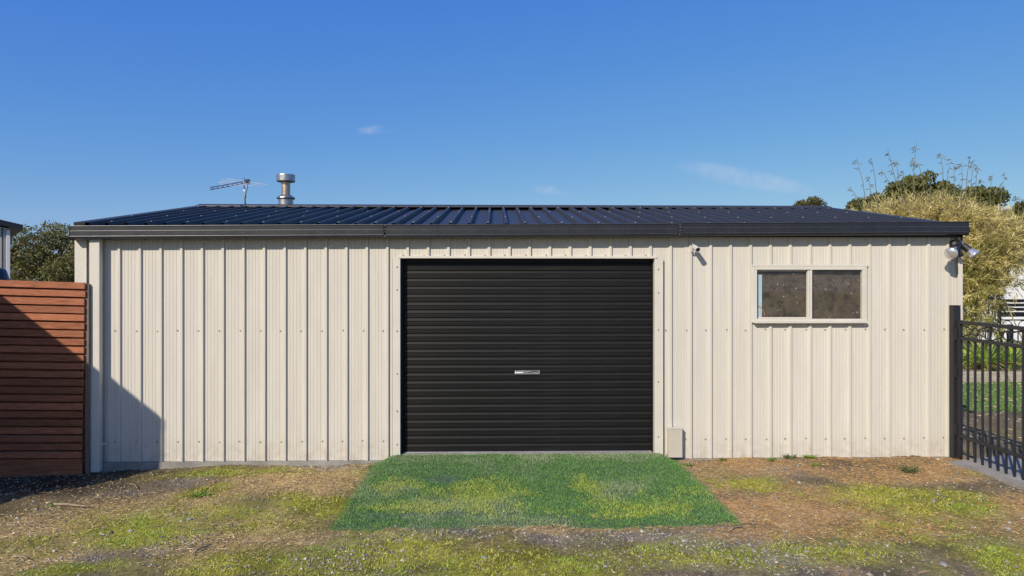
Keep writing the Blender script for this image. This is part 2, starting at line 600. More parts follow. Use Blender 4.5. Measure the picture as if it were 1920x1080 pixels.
# ------------------------------------------------------------------ the lie of the land
def ground_z(x, y):
    x, y = np.asarray(x, float), np.asarray(y, float)
    z = -.02 - .075 * sstep(-2.2, -4.2, x) + .035 * sstep(1.2, 2.4, x)
    near = sstep(-8, -4, y) * sstep(1.5, 0.3, y)
    z = z + (N1.fbm(x * 1.1 + 40, y * 1.1 + 40, 4) - .5) * .055 * near
    z = z + (N2.fbm(x * 6 + 40, y * 6 + 40, 3) - .5) * .026 * near
    # mound of raked soil by the fence
    z = z + .05 * np.exp(-(((x + 3.75) / .5) ** 2 + ((y + .85) / .28) ** 2))
    z = np.where((y > .02) & (np.abs(x) < 4.3), np.minimum(z, -.05), z)
    return z


# patches of cover, in metres on the ground: x, y, half widths, strength
def P(px, py, rx, ry, s=1.0):
    x, y = onground(px, py, -.03)
    depth = y + CAM_D
    return (x, y, rx * depth / FPX, ry * depth * depth / (FPX * 1.65), s)


GREEN = [P(1690, 945, 150, 30), P(960, 1062, 220, 36), P(1905, 1065, 90, 40, .9), P(372, 929, 34, 13), P(592, 952, 80, 20, .9),
         P(255, 1000, 140, 26, .85), P(130, 1068, 150, 20, .7), P(500, 1066, 150, 24, .9), P(1390, 915, 70, 12, .7),
         P(430, 889, 140, 9, .75), P(1750, 1010, 130, 36, .6), P(730, 1045, 150, 30, .75), P(1290, 1055, 190, 32, .7),
         P(430, 960, 60, 14, .3), P(1800, 900, 60, 10, .25), P(1580, 1055, 150, 30, .45), P(420, 1000, 120, 20, .5), P(560, 985, 80, 14, .5), P(300, 970, 190, 34, .6), P(110, 1015, 120, 26, .6), P(430, 1045, 160, 20, .55), P(1850, 1030, 90, 30, .5)]
DRY = [P(560, 905, 150, 28), P(1480, 955, 190, 38, 1.), P(1640, 1005, 260, 26, .85), P(1400, 880, 150, 16, .7), P(1640, 885, 200, 22, .8),
       P(1080, 990, 330, 7, 1.1), P(470, 1015, 160, 36, .8), P(110, 975, 190, 40, .9), P(60, 1045, 120, 30, .8), P(330, 950, 120, 26, .7),
       P(660, 1000, 60, 10, .5), P(1880, 960, 80, 30, .6)]
STONES = [P(800, 1006, 150, 13), P(1180, 1003, 190, 15), P(1400, 1045, 230, 40, .8), P(680, 1055, 130, 34, .75), P(640, 878, 70, 8, 1.2),
          P(325, 1018, 60, 16, .7), P(1300, 872, 40, 10, .9), P(1430, 888, 70, 10, .6), P(180, 1040, 80, 20, .5), P(340, 905, 80, 10, .6),
          P(1520, 1065, 150, 30, .6), P(1060, 1010, 150, 12, .6), P(220, 925, 60, 16, .45)]


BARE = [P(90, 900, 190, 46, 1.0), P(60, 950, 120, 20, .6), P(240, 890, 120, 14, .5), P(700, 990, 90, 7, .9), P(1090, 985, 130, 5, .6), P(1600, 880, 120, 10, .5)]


def field(patches, x, y, warp=.35):
    wx = x + (N3.fbm(x * 2.3 + 9, y * 2.3 + 9, 3) - .5) * warp
    wy = y + (N4.fbm(x * 2.3 + 9, y * 2.3 + 9, 3) - .5) * warp
    f = np.zeros_like(x)
    for cx, cy, rx, ry, s in patches:
        d = ((wx - cx) / rx) ** 2 + ((wy - cy) / max(ry, .03)) ** 2
        f = np.maximum(f, s * np.exp(-d * .8))
    return f


def cover(x, y):
    n = N2.fbm(x * 3.1 + 60, y * 3.1 + 60, 4)
    g = np.clip(field(GREEN, x, y) * 1.5 + (n - .56) * 1.3, 0, 1)
    n2 = N3.fbm(x * 2.6 + 30, y * 2.6 + 80, 4)
    d = np.clip(field(DRY, x, y) * 1.3 + (n2 - .52) * 1.2, 0, 1)
    n3 = N4.fbm(x * 3.4 + 11, y * 3.4 + 51, 4)
    s = np.clip(field(STONES, x, y, .25) * 1.35 + (n3 - .56) * 1.1, 0, 1)
    bare = field(BARE, x, y)
    g, d, s = g * (1 - .75 * bare), d * (1 - .8 * bare), s * (1 - .7 * bare)
    return g, d, s


MAT_X0, MAT_X1, MAT_Y = -1.14, 1.71, -1.79
LAWN = (4.75, 2.25, 13.0, 4.9)


def build_ground():
    def axis(fine0, fine1, step, far0, far1):
        a = list(np.arange(fine0, fine1 + 1e-6, step))
        s, v = step, fine1
        while v < far1:
            s *= 1.22
            v += s
            a.append(v)
        s, v = step, fine0
        pre = []
        while v > far0:
            s *= 1.22
            v -= s
            pre.append(v)
        return np.array(pre[::-1] + a)
    xs = axis(-5.2, 5.4, .0165, -900, 900)
    ys = axis(-3.1, .03, .0165, -300, 1500)
    X, Y = np.meshgrid(xs, ys)
    Z = ground_z(X, Y)
    # fine grit
    Z = Z + (rng.random(Z.shape) - .5) * .009 * ((Y < .03) & (np.abs(X) < 5.4))
    g, d, s = cover(X, Y)
    soil = np.array((.165, .130, .078))
    moss = np.array((.24, .235, .035))
    straw = np.array((.40, .275, .135))
    grit = np.array((.185, .163, .132))
    c = np.broadcast_to(soil, X.shape + (3,)).copy()
    for k, colr, f in ((0, grit, s), (1, straw, d), (2, moss, g)):
        w = np.clip(f * 1.1, 0, 1)[..., None]
        c = c * (1 - w) + colr * w
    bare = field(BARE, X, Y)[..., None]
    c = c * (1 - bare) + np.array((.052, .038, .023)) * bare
    tone = N1.fbm(X * 5, Y * 5, 4)[..., None] * 1.1 + .45
    c = c * tone
    far = sstep(1, 30, np.abs(Y) + np.abs(X) * .2)[..., None]
    c = c * (1 - far) + np.array((.12, .13, .05)) * far
    inl = ((X > LAWN[0]) & (Y > LAWN[1]) & (X < LAWN[2]) & (Y < LAWN[3]))[..., None]
    c = np.where(inl, np.array((.07, .17, .05)), c)
    ny, nx = X.shape
    me = bpy.data.meshes.new('ground')
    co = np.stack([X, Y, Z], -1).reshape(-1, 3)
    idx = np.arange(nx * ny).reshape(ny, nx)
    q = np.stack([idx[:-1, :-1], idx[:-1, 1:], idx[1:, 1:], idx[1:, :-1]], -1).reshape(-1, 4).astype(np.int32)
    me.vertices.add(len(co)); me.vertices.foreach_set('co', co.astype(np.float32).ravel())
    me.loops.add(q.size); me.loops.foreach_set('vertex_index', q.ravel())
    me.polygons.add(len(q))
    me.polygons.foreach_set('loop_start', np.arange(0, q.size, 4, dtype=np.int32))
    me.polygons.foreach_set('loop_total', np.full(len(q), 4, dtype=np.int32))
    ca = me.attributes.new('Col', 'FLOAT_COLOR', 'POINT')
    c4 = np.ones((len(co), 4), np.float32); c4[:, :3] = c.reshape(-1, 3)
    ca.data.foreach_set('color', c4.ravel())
    me.update()
    me.shade_smooth()
    me.materials.append(SOIL)
    o = bpy.data.objects.new('ground', me)
    COL.objects.link(o)
    o['kind'] = 'structure'


build_ground()


def scatter(n, x0, x1, y0, y1):
    return rng.uniform(x0, x1, n), rng.uniform(y0, y1, n)


def off_mat(x, y):
    return ~((x > MAT_X0 - .01) & (x < MAT_X1 + .01) & (y > MAT_Y + .10 * (N3.at(x * 5 + 20, y * 5 + 20) - .25) + .05 * (N1.at(x * 17, y * 17) - .5)) & (y < .1))


VX0, VX1, VY0, VY1 = -4.9, 5.2, -2.95, -.02


def in_slab(x, y):
    return (x > 4.19) & (y < -.2)


def shade(base, n, spread=.25, alt=None, altp=0.0):
    c = np.array(base)[None, :] * (1 + (rng.random((n, 1)) - .5) * 2 * spread)
    if alt is not None:
        m = rng.random(n) < altp
        c[m] = np.array(alt)[None, :] * (1 + (rng.random((m.sum(), 1)) - .5) * 2 * spread)
    return c


def build_cover():
    # live grass and moss
    x, y = scatter(430000, VX0, VX1, VY0, VY1)
    g, d, s = cover(x, y)
    tuft = N1.fbm(x * 11 + 3, y * 11 + 3, 3)
    g = np.clip(g * (.35 + 2.6 * np.clip(tuft - .33, 0, 1)), 0, 1)
    keep = (rng.random(len(x)) < np.clip((g - .14) * 1.25, 0, 1) * .8) & off_mat(x, y) & ~in_slab(x, y)
    x, y, g = x[keep], y[keep], g[keep]
    n = len(x)
    h = rng.uniform(.003, .013, n) * (0.6 + .9 * g)
    v = blades(x, y, ground_z(x, y) - .002, h, rng.uniform(.004, .008, n), rng.uniform(.4, 1.8, n), rng)
    mixn = N4.fbm(x * 2 + 5, y * 2 + 5, 3)[:, None]
    c = shade((.38, .39, .06), n, .4, (.46, .39, .11), .28)
    c2 = shade((.30, .40, .06), n, .4)
    w = sstep(.45, .65, mixn)
    soup('grass', v, 3, c * (1 - w) + c2 * w, BLADE, kind='stuff')
    tag(bpy.data.objects['grass'], 'short yellow green grass and moss in patches over the yard', 'grass')
    # dry grass lying flat
    x, y = scatter(430000, VX0, VX1, VY0, VY1)
    g, d, s = cover(x, y)
    keep = (rng.random(len(x)) < np.clip((d - .15) * 1.1, .03, 1) * .7 * (1 - .6 * g)) & off_mat(x, y)
    keep &= ~in_slab(x, y) | (rng.random(len(x)) < .04)
    x, y, d = x[keep], y[keep], d[keep]
    n = len(x)
    t = rng.random(n) * 2 * math.pi
    L = rng.uniform(.014, .055, n)
    W = rng.uniform(.0008, .0021, n)
    onm = (x > MAT_X0) & (x < MAT_X1) & (y > MAT_Y - .03)
    p = np.stack([x, y, ground_z(x, y) + rng.uniform(.001, .009, n) + onm * .010], 1)
    dr = unit(np.stack([np.cos(t), np.sin(t), rng.normal(0, .22, n)], 1))
    sd = unit(np.cross(dr, unit(rng.normal(size=(n, 3)) + np.array((0, 0, .8)))))
    v = np.stack([p - sd * W[:, None], p + sd * W[:, None], p + dr * L[:, None]], 1).reshape(-1, 3)
    c = shade((.50, .37, .17), n, .38, (.64, .52, .32), .2)
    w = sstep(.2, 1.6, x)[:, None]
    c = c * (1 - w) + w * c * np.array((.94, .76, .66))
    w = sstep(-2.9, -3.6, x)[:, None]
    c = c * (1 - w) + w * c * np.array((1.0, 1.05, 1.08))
    soup('dry_grass', v, 3, c, STRAW, kind='stuff')
    tag(bpy.data.objects['dry_grass'], 'tan dry grass and straw litter strewn over the yard', 'dry grass')
    # gravel
    x, y = scatter(90000, VX0, VX1, VY0, VY1)
    g, d, s = cover(x, y)
    keep = (rng.random(len(x)) < np.clip((s - .12) * 1.25, .13, 1)) & off_mat(x, y) & ~in_slab(x, y)
    x, y = x[keep], y[keep]
    n = len(x)
    r = rng.gamma(2.0, .0018, n) + .002
    r = np.minimum(r, .02)
    octa = np.array([(1, 0, 0), (0, 1, 0), (-1, 0, 0), (0, -1, 0), (0, 0, .7), (0, 0, -.7)], float)
    faces = [(0, 1, 4), (1, 2, 4), (2, 3, 4), (3, 0, 4), (1, 0, 5), (2, 1, 5), (3, 2, 5), (0, 3, 5)]
    t = rng.random(n) * 6.283
    ct, st = np.cos(t), np.sin(t)
    o = octa[None] * rng.uniform(.6, 1.35, (n, 6, 1)) * r[:, None, None]
    ox = o[..., 0] * ct[:, None] - o[..., 1] * st[:, None]
    oy = o[..., 0] * st[:, None] + o[..., 1] * ct[:, None]
    pts = np.stack([ox + x[:, None], oy + y[:, None], o[..., 2] + (ground_z(x, y) + r * .25)[:, None]], -1)
    v = pts[:, np.array(faces).ravel()].reshape(-1, 3)
    c = shade((.22, .20, .17), n, .55, (.38, .34, .28), .12)
    soup('gravel', v, 3, np.repeat(c, 8, axis=0), GRAVEL, kind='stuff')
    tag(bpy.data.objects['gravel'], 'loose grey gravel scattered in front of the shed', 'gravel')
    # bark chips and leaf litter, thicker by the fence
    x, y = scatter(42000, VX0, VX1, VY0, VY1)
    pr = .05 + .8 * sstep(-2.6, -3.9, x) + .25 * field(DRY, x, y) + .25 * sstep(3.3, 4.4, x)
    keep = (rng.random(len(x)) < pr * .28) & off_mat(x, y) & (~in_slab(x, y) | (rng.random(len(x)) < .2))
    x, y = x[keep], y[keep]
    n = len(x)
    t = rng.random(n) * 6.283
    L, W = rng.uniform(.010, .034, n), rng.uniform(.002, .0065, n)
    p = np.stack([x, y, ground_z(x, y) + .006], 1)
    dr = unit(np.stack([np.cos(t), np.sin(t), rng.normal(0, .3, n)], 1))
    v = leaf_faces(p, dr, L, W, rng)
    c = shade((.40, .30, .16), n, .45, (.58, .47, .33), .25)
    soup('bark_litter', v, 4, c, STRAW, kind='stuff')
    tag(bpy.data.objects['bark_litter'], 'bark chips and leaf litter lying by the fence and gate', 'litter')


build_cover()

# concrete path under the gate
mb = MB()
pz = .040
mb.poly([(4.12, -.30, pz), (4.17, -.55, pz), (4.19, -.95, pz), (4.26, -3.6, pz), (7.5, -3.6, pz), (7.5, .2, pz), (4.95, -.02, pz)])
bm_v = list(mb.v)
mb.v += [(x, y, -.12) for x, y, z in bm_v]
for k in range(7):
    k2 = (k + 1) % 7
    mb.f.append((k, 7 + k, 7 + k2, k2))
tag(mb.build('path', CONC), kind='structure')

# ------------------------------------------------------------------ the shed
XL, XR = at(148, 600, 0).x, at(1797, 600, 0).x
DEEP = 5.2
RIDGE_Y, RIDGE_Z = 2.6, at(960, 385, 2.6).z - .055
EAVE_Y, EAVE_Z = -.055, 2.178
SLOPE = (RIDGE_Z - EAVE_Z) / (RIDGE_Y - EAVE_Y)
PITCH = .19
WALL_BOTTOM = .012
shed = thing('shed', ((XL + XR) / 2, 0, 0), 'long cream steel shed with navy roof and black roller door', 'shed')

XD0, XD1 = at(751, 600, 0).x, at(1226, 600, 0).x
ZD1 = at(960, 484, 0).z
ZSLAB = at(960, 850, 0).z
XW0, XW1 = at(1413, 550, 0).x, at(1619, 550, 0).x
ZW0, ZW1 = at(1515, 602, 0).z, at(1515, 500, 0).z


def pan_profile():
    p = [(0, 0), (.009, .019), (.030, .019), (.035, 0)]
    for a in (.066, .097, .128, .159):
        p += [(a - .003, 0), (a - .0005, -.0026), (a + .004, 0)]
    return p


def clad_sheet(s0, s1, rib0, zfun, openings, place, name, parent, mat):
    """one ribbed steel sheet between s0 and s1 along the wall; openings are (a, b, z0, z1)"""
    pts = []
    k = math.floor((s0 - rib0) / PITCH) - 1
    while rib0 + k * PITCH < s1 + PITCH:
        for a, h in pan_profile():
            pts.append((rib0 + k * PITCH + a, h))
        k += 1
    cuts = sorted({s0, s1} | {e for o in openings for e in o[:2] if s0 < e < s1})

    def hgt(s):
        for (a, ha), (b, hb) in zip(pts, pts[1:]):
            if a <= s <= b:
                return ha + (hb - ha) * (s - a) / max(b - a, 1e-9)
        return 0
    line = sorted([p for p in pts if s0 < p[0] < s1 and all(abs(p[0] - c) > 1e-5 for c in cuts)] + [(c, hgt(c)) for c in cuts])
    mb = MB()
    for (a, ha), (b, hb) in zip(line, line[1:]):
        if b - a < 1e-6:
            continue
        mid = (a + b) / 2
        z0a, z1a = zfun(a)
        z0b, z1b = zfun(b)
        spans = [(0, 1, None, None)]
        holes = sorted([(o[2], o[3]) for o in openings if o[0] <= mid <= o[1]])
        lows, highs = [(z0a, z0b)], []
        for h0, h1 in holes:
            highs.append((h0, h0)); lows.append((h1, h1))
        highs.append((z1a, z1b))
        for (la, lb), (ua, ub) in zip(lows, highs):
            if ua - la < 1e-4:
                continue
            mb.quad(place(a, ha, la), place(b, hb, lb), place(b, hb, ub), place(a, ha, ua))
    if mb.f:
        o = mb.build(name, mat, parent, fix=False)
        return o


def wall_run(s0, s1, rib0, zfun, openings, place, first):
    s = first
    while s < s1:
        e = min(s + 4 * PITCH, s1)
        a = max(s, s0)
        if e - a > .01:
            clad_sheet(a, e, rib0, zfun, openings, place, 'wall_sheet', shed, CREAM)
        s += 4 * PITCH


RIB0 = at(224.4, 600, 0).x - .018
front_open = [(XD0, XD1, -1, ZD1), (XW0, XW1, ZW0, ZW1)]
WALL_TOP = 2.20
wall_run(XL + .004, XR - .004, RIB0, lambda s: (WALL_BOTTOM, WALL_TOP - .01), front_open,
         lambda s, h, z: (s, -h, z), RIB0 + .0445 - 4 * PITCH)


def gable(y):
    return WALL_BOTTOM, EAVE_Z + SLOPE * (RIDGE_Y - abs(y - RIDGE_Y) - EAVE_Y) - .03


wall_run(0.004, DEEP - .004, .1, gable, [], lambda s, h, z: (XR + h, s, z), -.2)
wall_run(0.004, DEEP - .004, .1, gable, [], lambda s, h, z: (XL - h, s, z), -.2)
wall_run(XL + .004, XR - .004, RIB0, lambda s: (WALL_BOTTOM, WALL_TOP - .01), [], lambda s, h, z: (s, DEEP + h, z), RIB0 + .0445 - 4 * PITCH)

# slab
mb = MB(); mb.box(XL + .02, XR - .02, .004, DEEP - .02, -.25, ZSLAB)
mb.build('slab', CONC, shed)
mb = MB(); mb.box(XL + .03, XD0 - .05, -.034, .002, -.3, WALL_BOTTOM - .002)
mb.build('footing', CONC, shed)
mb = MB(); mb.box(XD1 + .06, XR + .01, -.02, .002, -.3, WALL_BOTTOM - .004)
mb.build('footing', CONC, shed)

# corner flashings
for x0, x1, xs0, xs1 in ((XL - .022, XL + .085, XL - .022, XL - .018), (XR - .025, XR + .022, XR + .018, XR + .022)):
    mb = MB()
    mb.box(x0, x1, -.0285, -.0255, WALL_BOTTOM - .006, WALL_TOP)
    mb.box(xs0, xs1, -.0255, .09, WALL_BOTTOM - .006, WALL_TOP)
    mb.build('corner_flashing', CREAM_TRIM, shed)

# door trim
ZH = ZD1
mb = MB()
mb.box(XD0 - .02, XD1 + .02, -.032, .05, ZH - .004, ZH + .018)
mb.build('door_head_flashing', CREAM_TRIM, shed, bevel=.003)
for s in (-1, 1):
    e = XD0 if s < 0 else XD1
    mb = MB()
    x0, x1 = sorted((e, e + s * .082))
    mb.box(x0, x1, -.0285, -.0245, WALL_BOTTOM + .01, ZH - .006)
    x0, x1 = sorted((e, e + s * .004))
    mb.box(x0, x1, -.0245, .075, WALL_BOTTOM + .01, ZH - .006)
    x0, x1 = sorted((e + s * .074, e + s * .079))
    mb.box(x0, x1, -.0325, -.0285, WALL_BOTTOM + .01, ZH - .006)
    mb.build('door_jamb_flashing', CREAM_TRIM, shed)

# roller door
door = bpy.data.objects.new('roller_door', None)
COL.objects.link(door); door.parent = shed
door.location = Vector((0, .055, 0)) - shed.location + Vector((0, 0, 0))
tag(door, 'black corrugated steel roller door')
DY = .055
n_slat = 25
z0d = at(960, 846, DY).z
SP = (ZH + .03 - z0d) / n_slat
prof = [(-.008, 0), (-.008, .0055), (0, .0075), (.0008, SP * .60), (.0042, SP * .63), (.0048, SP * .67), (.0012, SP * .84), (.0006, SP * .87), (-.001, SP - .003), (-.008, SP - .0005)]
mb = MB()
for (a, za), (b, zb) in zip(prof, prof[1:]):
    nseg = 8
    for k in range(nseg):
        xa = XD0 + .006 + (XD1 - XD0 - .012) * k / nseg
        xb = XD0 + .006 + (XD1 - XD0 - .012) * (k + 1) / nseg
        mb.quad((xa, DY - a, za), (xb, DY - a, za), (xb, DY - b, zb), (xa, DY - b, zb))
slat0 = mb.build('slat', DOOR, door, fix=True)
slat0.location.z = z0d
for k in range(1, n_slat):
    o = slat0.copy(); COL.objects.link(o); o.parent = door
    o.location = (0, random.uniform(-.0006, .0006), z0d + k * SP)
    o.rotation_euler.x = random.uniform(-.012, .012)
mb = MB(); mb.box(XD0 + .006, XD1 - .006, DY - .012, DY + .01, z0d - .012, z0d - .0005)
mb.build('bottom_rail', ALU, door, bevel=.002)
mb = MB(); mb.box(XD0 + .006, XD1 - .006, DY - .005, DY + .012, z0d - .024, z0d - .0125)
mb.build('rubber_seal', BLACK_PLASTIC, door)
for x0, x1 in ((XD0 + .0045, XD0 + .022), (XD1 - .014, XD1 - .0045)):
    mb = MB(); mb.box(x0, x1, DY - .03, DY - .009, ZSLAB, ZH - .005)
    mb.build('guide_track', DOOR, door)
a, b = at(965, 702, DY - .01), at(1012.5, 694.5, DY - .01)
mb = MB(); mb.box(a.x, b.x, DY - .016, DY - .0052, a.z, b.z)
plate = mb.build('lock_plate', PLATE, door, bevel=.002)
tag(plate, 'silver lock plate with white lettering mark and dark swoosh')
w_, h_ = b.x - a.x, b.z - a.z


def flat_mark(pts, mat, name):
    """flat print on the lock plate, points in plate fractions"""
    mb = MB()
    mb.poly([(a.x + u * w_, DY - .0166, a.z + v * h_) for u, v in pts])
    o = mb.build(name, mat, None)
    o.parent = door
    o.data.transform(Matrix.Translation(-world_loc(door)))
    return o


flat_mark([(.035 + .022 * math.cos(t), .5 + .28 * math.sin(t)) for t in np.linspace(0, 6.28, 13)[:-1]], MARK_WHITE, 'printed_mark')
flat_mark([(.07, .36), (.27, .36), (.27, .62), (.07, .62)], MARK_WHITE, 'printed_mark')
flat_mark([(.29, .3), (.345, .45), (.29, .75)], MARK_WHITE, 'printed_mark')
flat_mark([(.46, .34), (.58, .6), (.72, .86), (.9, .86), (.98, .62), (.84, .66), (.7, .56)], MARK_DARK, 'printed_swoosh')

# window
win = bpy.data.objects.new('window', None)
COL.objects.link(win); win.parent = shed
win.location = Vector(((XW0 + XW1) / 2, 0, ZW0)) - shed.location
tag(win, 'cream aluminium sliding window with two dusty panes')


def bar(x0, x1, y0, y1, z0, z1, name, mat, bevel=.002, parent=win):
    mb = MB(); mb.box(x0, x1, y0, y1, z0, z1)
    return mb.build(name, mat, parent, bevel=bevel)


FY0, FY1 = -.031, .014
TF = .030
bar(XW0, XW1, FY0, FY1, ZW1 - TF, ZW1, 'frame', CREAM_TRIM)
bar(XW0, XW1, FY0, FY1, ZW0, ZW0 + .022, 'frame', CREAM_TRIM)
bar(XW0, XW0 + .022, FY0 + .001, FY1, ZW0 + .0225, ZW1 - TF - .0005, 'frame', CREAM_TRIM)
bar(XW1 - .026, XW1, FY0 + .001, FY1, ZW0 + .0225, ZW1 - TF - .0005, 'frame', CREAM_TRIM)
xm0, xm1 = at(1512.5, 550, 0).x, at(1520.5, 550, 0).x
bar(xm0, (xm0 + xm1) / 2 - .001, FY0 + .012, FY1, ZW0 + .0225, ZW1 - TF - .0005, 'mullion', CREAM_TRIM)
bar((xm0 + xm1) / 2 + .001, xm1, FY0 + .004, FY1, ZW0 + .0225, ZW1 - TF - .0005, 'mullion', CREAM_TRIM)
bar(XW0 - .03, XW1 + .03, -.032, -.0245, ZW1 + .0005, ZW1 + .018, 'head_flashing', CREAM_TRIM)
bar(XW0 - .03, XW0 - .0005, -.028, -.0245, ZW0 - .012, ZW1 + .0, 'side_flashing', CREAM_TRIM)
bar(XW1 + .0005, XW1 + .02, -.028, -.0245, ZW0 - .012, ZW1 + .0, 'side_flashing', CREAM_TRIM)
bar(XW0 - .012, XW1 + .012, -.060, .01, ZW0 - .018, ZW0 - .0005, 'sill', CREAM_TRIM, .003)
bar(XW0 + .024, xm0 - .001, .001, .007, ZW0 + .023, ZW0 + .037, 'sash_rail', CREAM_TRIM)
bar(XW0 + .024, xm0 - .001, .001, .007, ZW1 - TF - .014, ZW1 - TF - .001, 'sash_rail', CREAM_TRIM)
for x0, x1, y in ((XW0 + .0225, xm0 - .0005, .0075), (xm1 + .0005, XW1 - .0265, -.012)):
    mb = MB(); mb.quad((x0, y, ZW0 + .0225), (x1, y, ZW0 + .0225), (x1, y, ZW1 - TF - .0005), (x0, y, ZW1 - TF - .0005))
    mb.build('pane', GLASS, win, fix=False)

# what stands behind the glass
bb = MB(); bb.box(XW0 - .05, XW1 + .05, .028, .038, ZW0 - .05, ZW1 + .05)  # board added to carry the painted reflection
tag(bb.build('reflection_board', BACKING), 'added board close behind the window panes, its brown mottling a painted foliage reflection', 'board')
bb = MB()
xa, xb = at(1419.5, 550, .02).x, at(1428.5, 550, .02).x
bb.box(xa, xb, .0145, .022, ZW0 - .03, at(1420, 515, .02).z)
tag(bb.build('blue_board', BLUE, bevel=.002), 'narrow pale blue upright board at left edge of the window', 'board')
bb = MB()
pts = []
for k in range(9):
    t = k / 8 * math.pi / 2
    pts.append((at(1419.5, 575, .017).x + .070 * math.sin(t), .0110, at(1419, 574, .017).z - .1 * (1 - math.cos(t))))
bb.path(pts, [.003] * 9, 8)
tag(bb.build('hose', COPPER, smooth=True), 'thin orange hose curving down inside the window corner', 'hose')
bb = MB(); bb.box(XL + .1, XR - .1, 1.2, 1.24, 0.07, 2.2)
bb.build('inner_wall', BACKING, shed)


# wall screws
def screw_row(zs, xs, y, r=.0062):
    for x in xs:
        for z in zs:
            zz = z + random.uniform(-.004, .004)
            xx = x + random.uniform(-.006, .006)
            SC.lathe((xx, y, zz), [(r * 1.5, 0), (r * 1.5, .001), (r, .0015), (r, .006), (0, .0062)], (0, -1, 0), 6)


SC = MB()
rib_x = []
k = 0
while RIB0 + k * PITCH < XR - .06:
    rib_x.append(RIB0 + k * PITCH - .020)
    k += 1
zmid, zlow = at(480, 620, 0).z, at(480, 828, 0).z
for x in rib_x:
    in_door = XD0 - .1 < x < XD1 + .1
    in_win = XW0 - .05 < x < XW1 + .03
    if not in_door:
        if not in_win:
            screw_row([zmid], [x], 0)
        else:
            screw_row([at(1500, 618, 0).z], [x], 0)
        screw_row([zlow], [x], 0)
    else:
        if x > XD0 - .02 and x < XD1 + .02:
            screw_row([ZH + .026], [x], 0)
for py in (500.5, 543, 620, 700, 770, 832):
    SC.lathe((XD0 - .028, -.0285, at(745, py, 0).z), [(.009, 0), (.009, .001), (.006, .0015), (.006, .006), (0, .0062)], (0, -1, 0), 6)
for py in (505, 549, 618, 715, 818):
    SC.lathe((XD1 + .036, -.0285, at(1232, py, 0).z), [(.009, 0), (.009, .001), (.006, .0015), (.006, .006), (0, .0062)], (0, -1, 0), 6)
SC.build('wall_screws', SCREW, shed, kind='stuff')

# ---- roof
RP = .1745
GX0, GX1 = at(131, 430, -.12).x, at(1815, 430, -.12).x
RX0, RX1 = GX0 + .03, GX1 - .03
RHT = .046


def roof_pt(x, y, h):
    zz = EAVE_Z + SLOPE * (RIDGE_Y - abs(y - RIDGE_Y) - EAVE_Y)
    s = SLOPE if y < RIDGE_Y else -SLOPE
    nrm = 1 / math.sqrt(1 + s * s)
    return (x, y - h * s * nrm, zz + h * nrm)


rprof = [(0, 0), (.012, RHT), (.034, RHT), (.046, 0), (.095, 0), (.099, .0018), (.103, 0), (.130, 0), (.134, .0018), (.138, 0)]
ROOF_RIB0 = at(919, 388, RIDGE_Y).x - .024
RS = MB()
first = ROOF_RIB0 - .08 - math.ceil((ROOF_RIB0 - RX0) / (4 * RP)) * 4 * RP
s = first
while s < RX1:
    a_, b_ = max(s, RX0), min(s + 4 * RP, RX1)
    s += 4 * RP
    if b_ - a_ < .01:
        continue
    pts = []
    k = math.floor((a_ - ROOF_RIB0) / RP) - 1
    while ROOF_RIB0 + k * RP < b_ + RP:
        pts += [(ROOF_RIB0 + k * RP + u, h) for u, h in rprof]
        k += 1

    def rh(x):
        for (u, hu), (w, hw) in zip(pts, pts[1:]):
            if u <= x <= w:
                return hu + (hw - hu) * (x - u) / max(w - u, 1e-9)
        return 0
    line = sorted([p for p in pts if a_ < p[0] < b_] + [(a_, rh(a_)), (b_, rh(b_))])
    for y0, y1 in ((EAVE_Y, RIDGE_Y - .004), (2 * RIDGE_Y - EAVE_Y, RIDGE_Y + .004)):
        mb = MB()
        for (u, hu), (w, hw) in zip(line, line[1:]):
            mb.quad(roof_pt(u, y0, hu), roof_pt(w, y0, hw), roof_pt(w, y1, hw), roof_pt(u, y1, hu))
            mb.quad(roof_pt(u, y0, hu - .0012), roof_pt(w, y0, hw - .0012), roof_pt(w, y0, hw), roof_pt(u, y0, hu))
        mb.build('roof_sheet', ROOF, shed, fix=False)
k = math.floor((RX0 - ROOF_RIB0) / RP) + 1
while ROOF_RIB0 + k * RP < RX1 - .05:
    x = ROOF_RIB0 + k * RP + .024
    for j, yy in enumerate((.04, .72, 1.5, 2.28)):
        if (k + j) % 2 == 0:
            c = roof_pt(x, yy + random.uniform(-.02, .02), RHT)
            RS.lathe(c, [(.009, 0), (.009, .002), (.006, .003), (.006, .007), (0, .0075)], (0, -SLOPE, 1), 6)
    k += 1
RS.build('roof_screws', SCREW_PALE, shed, kind='stuff')
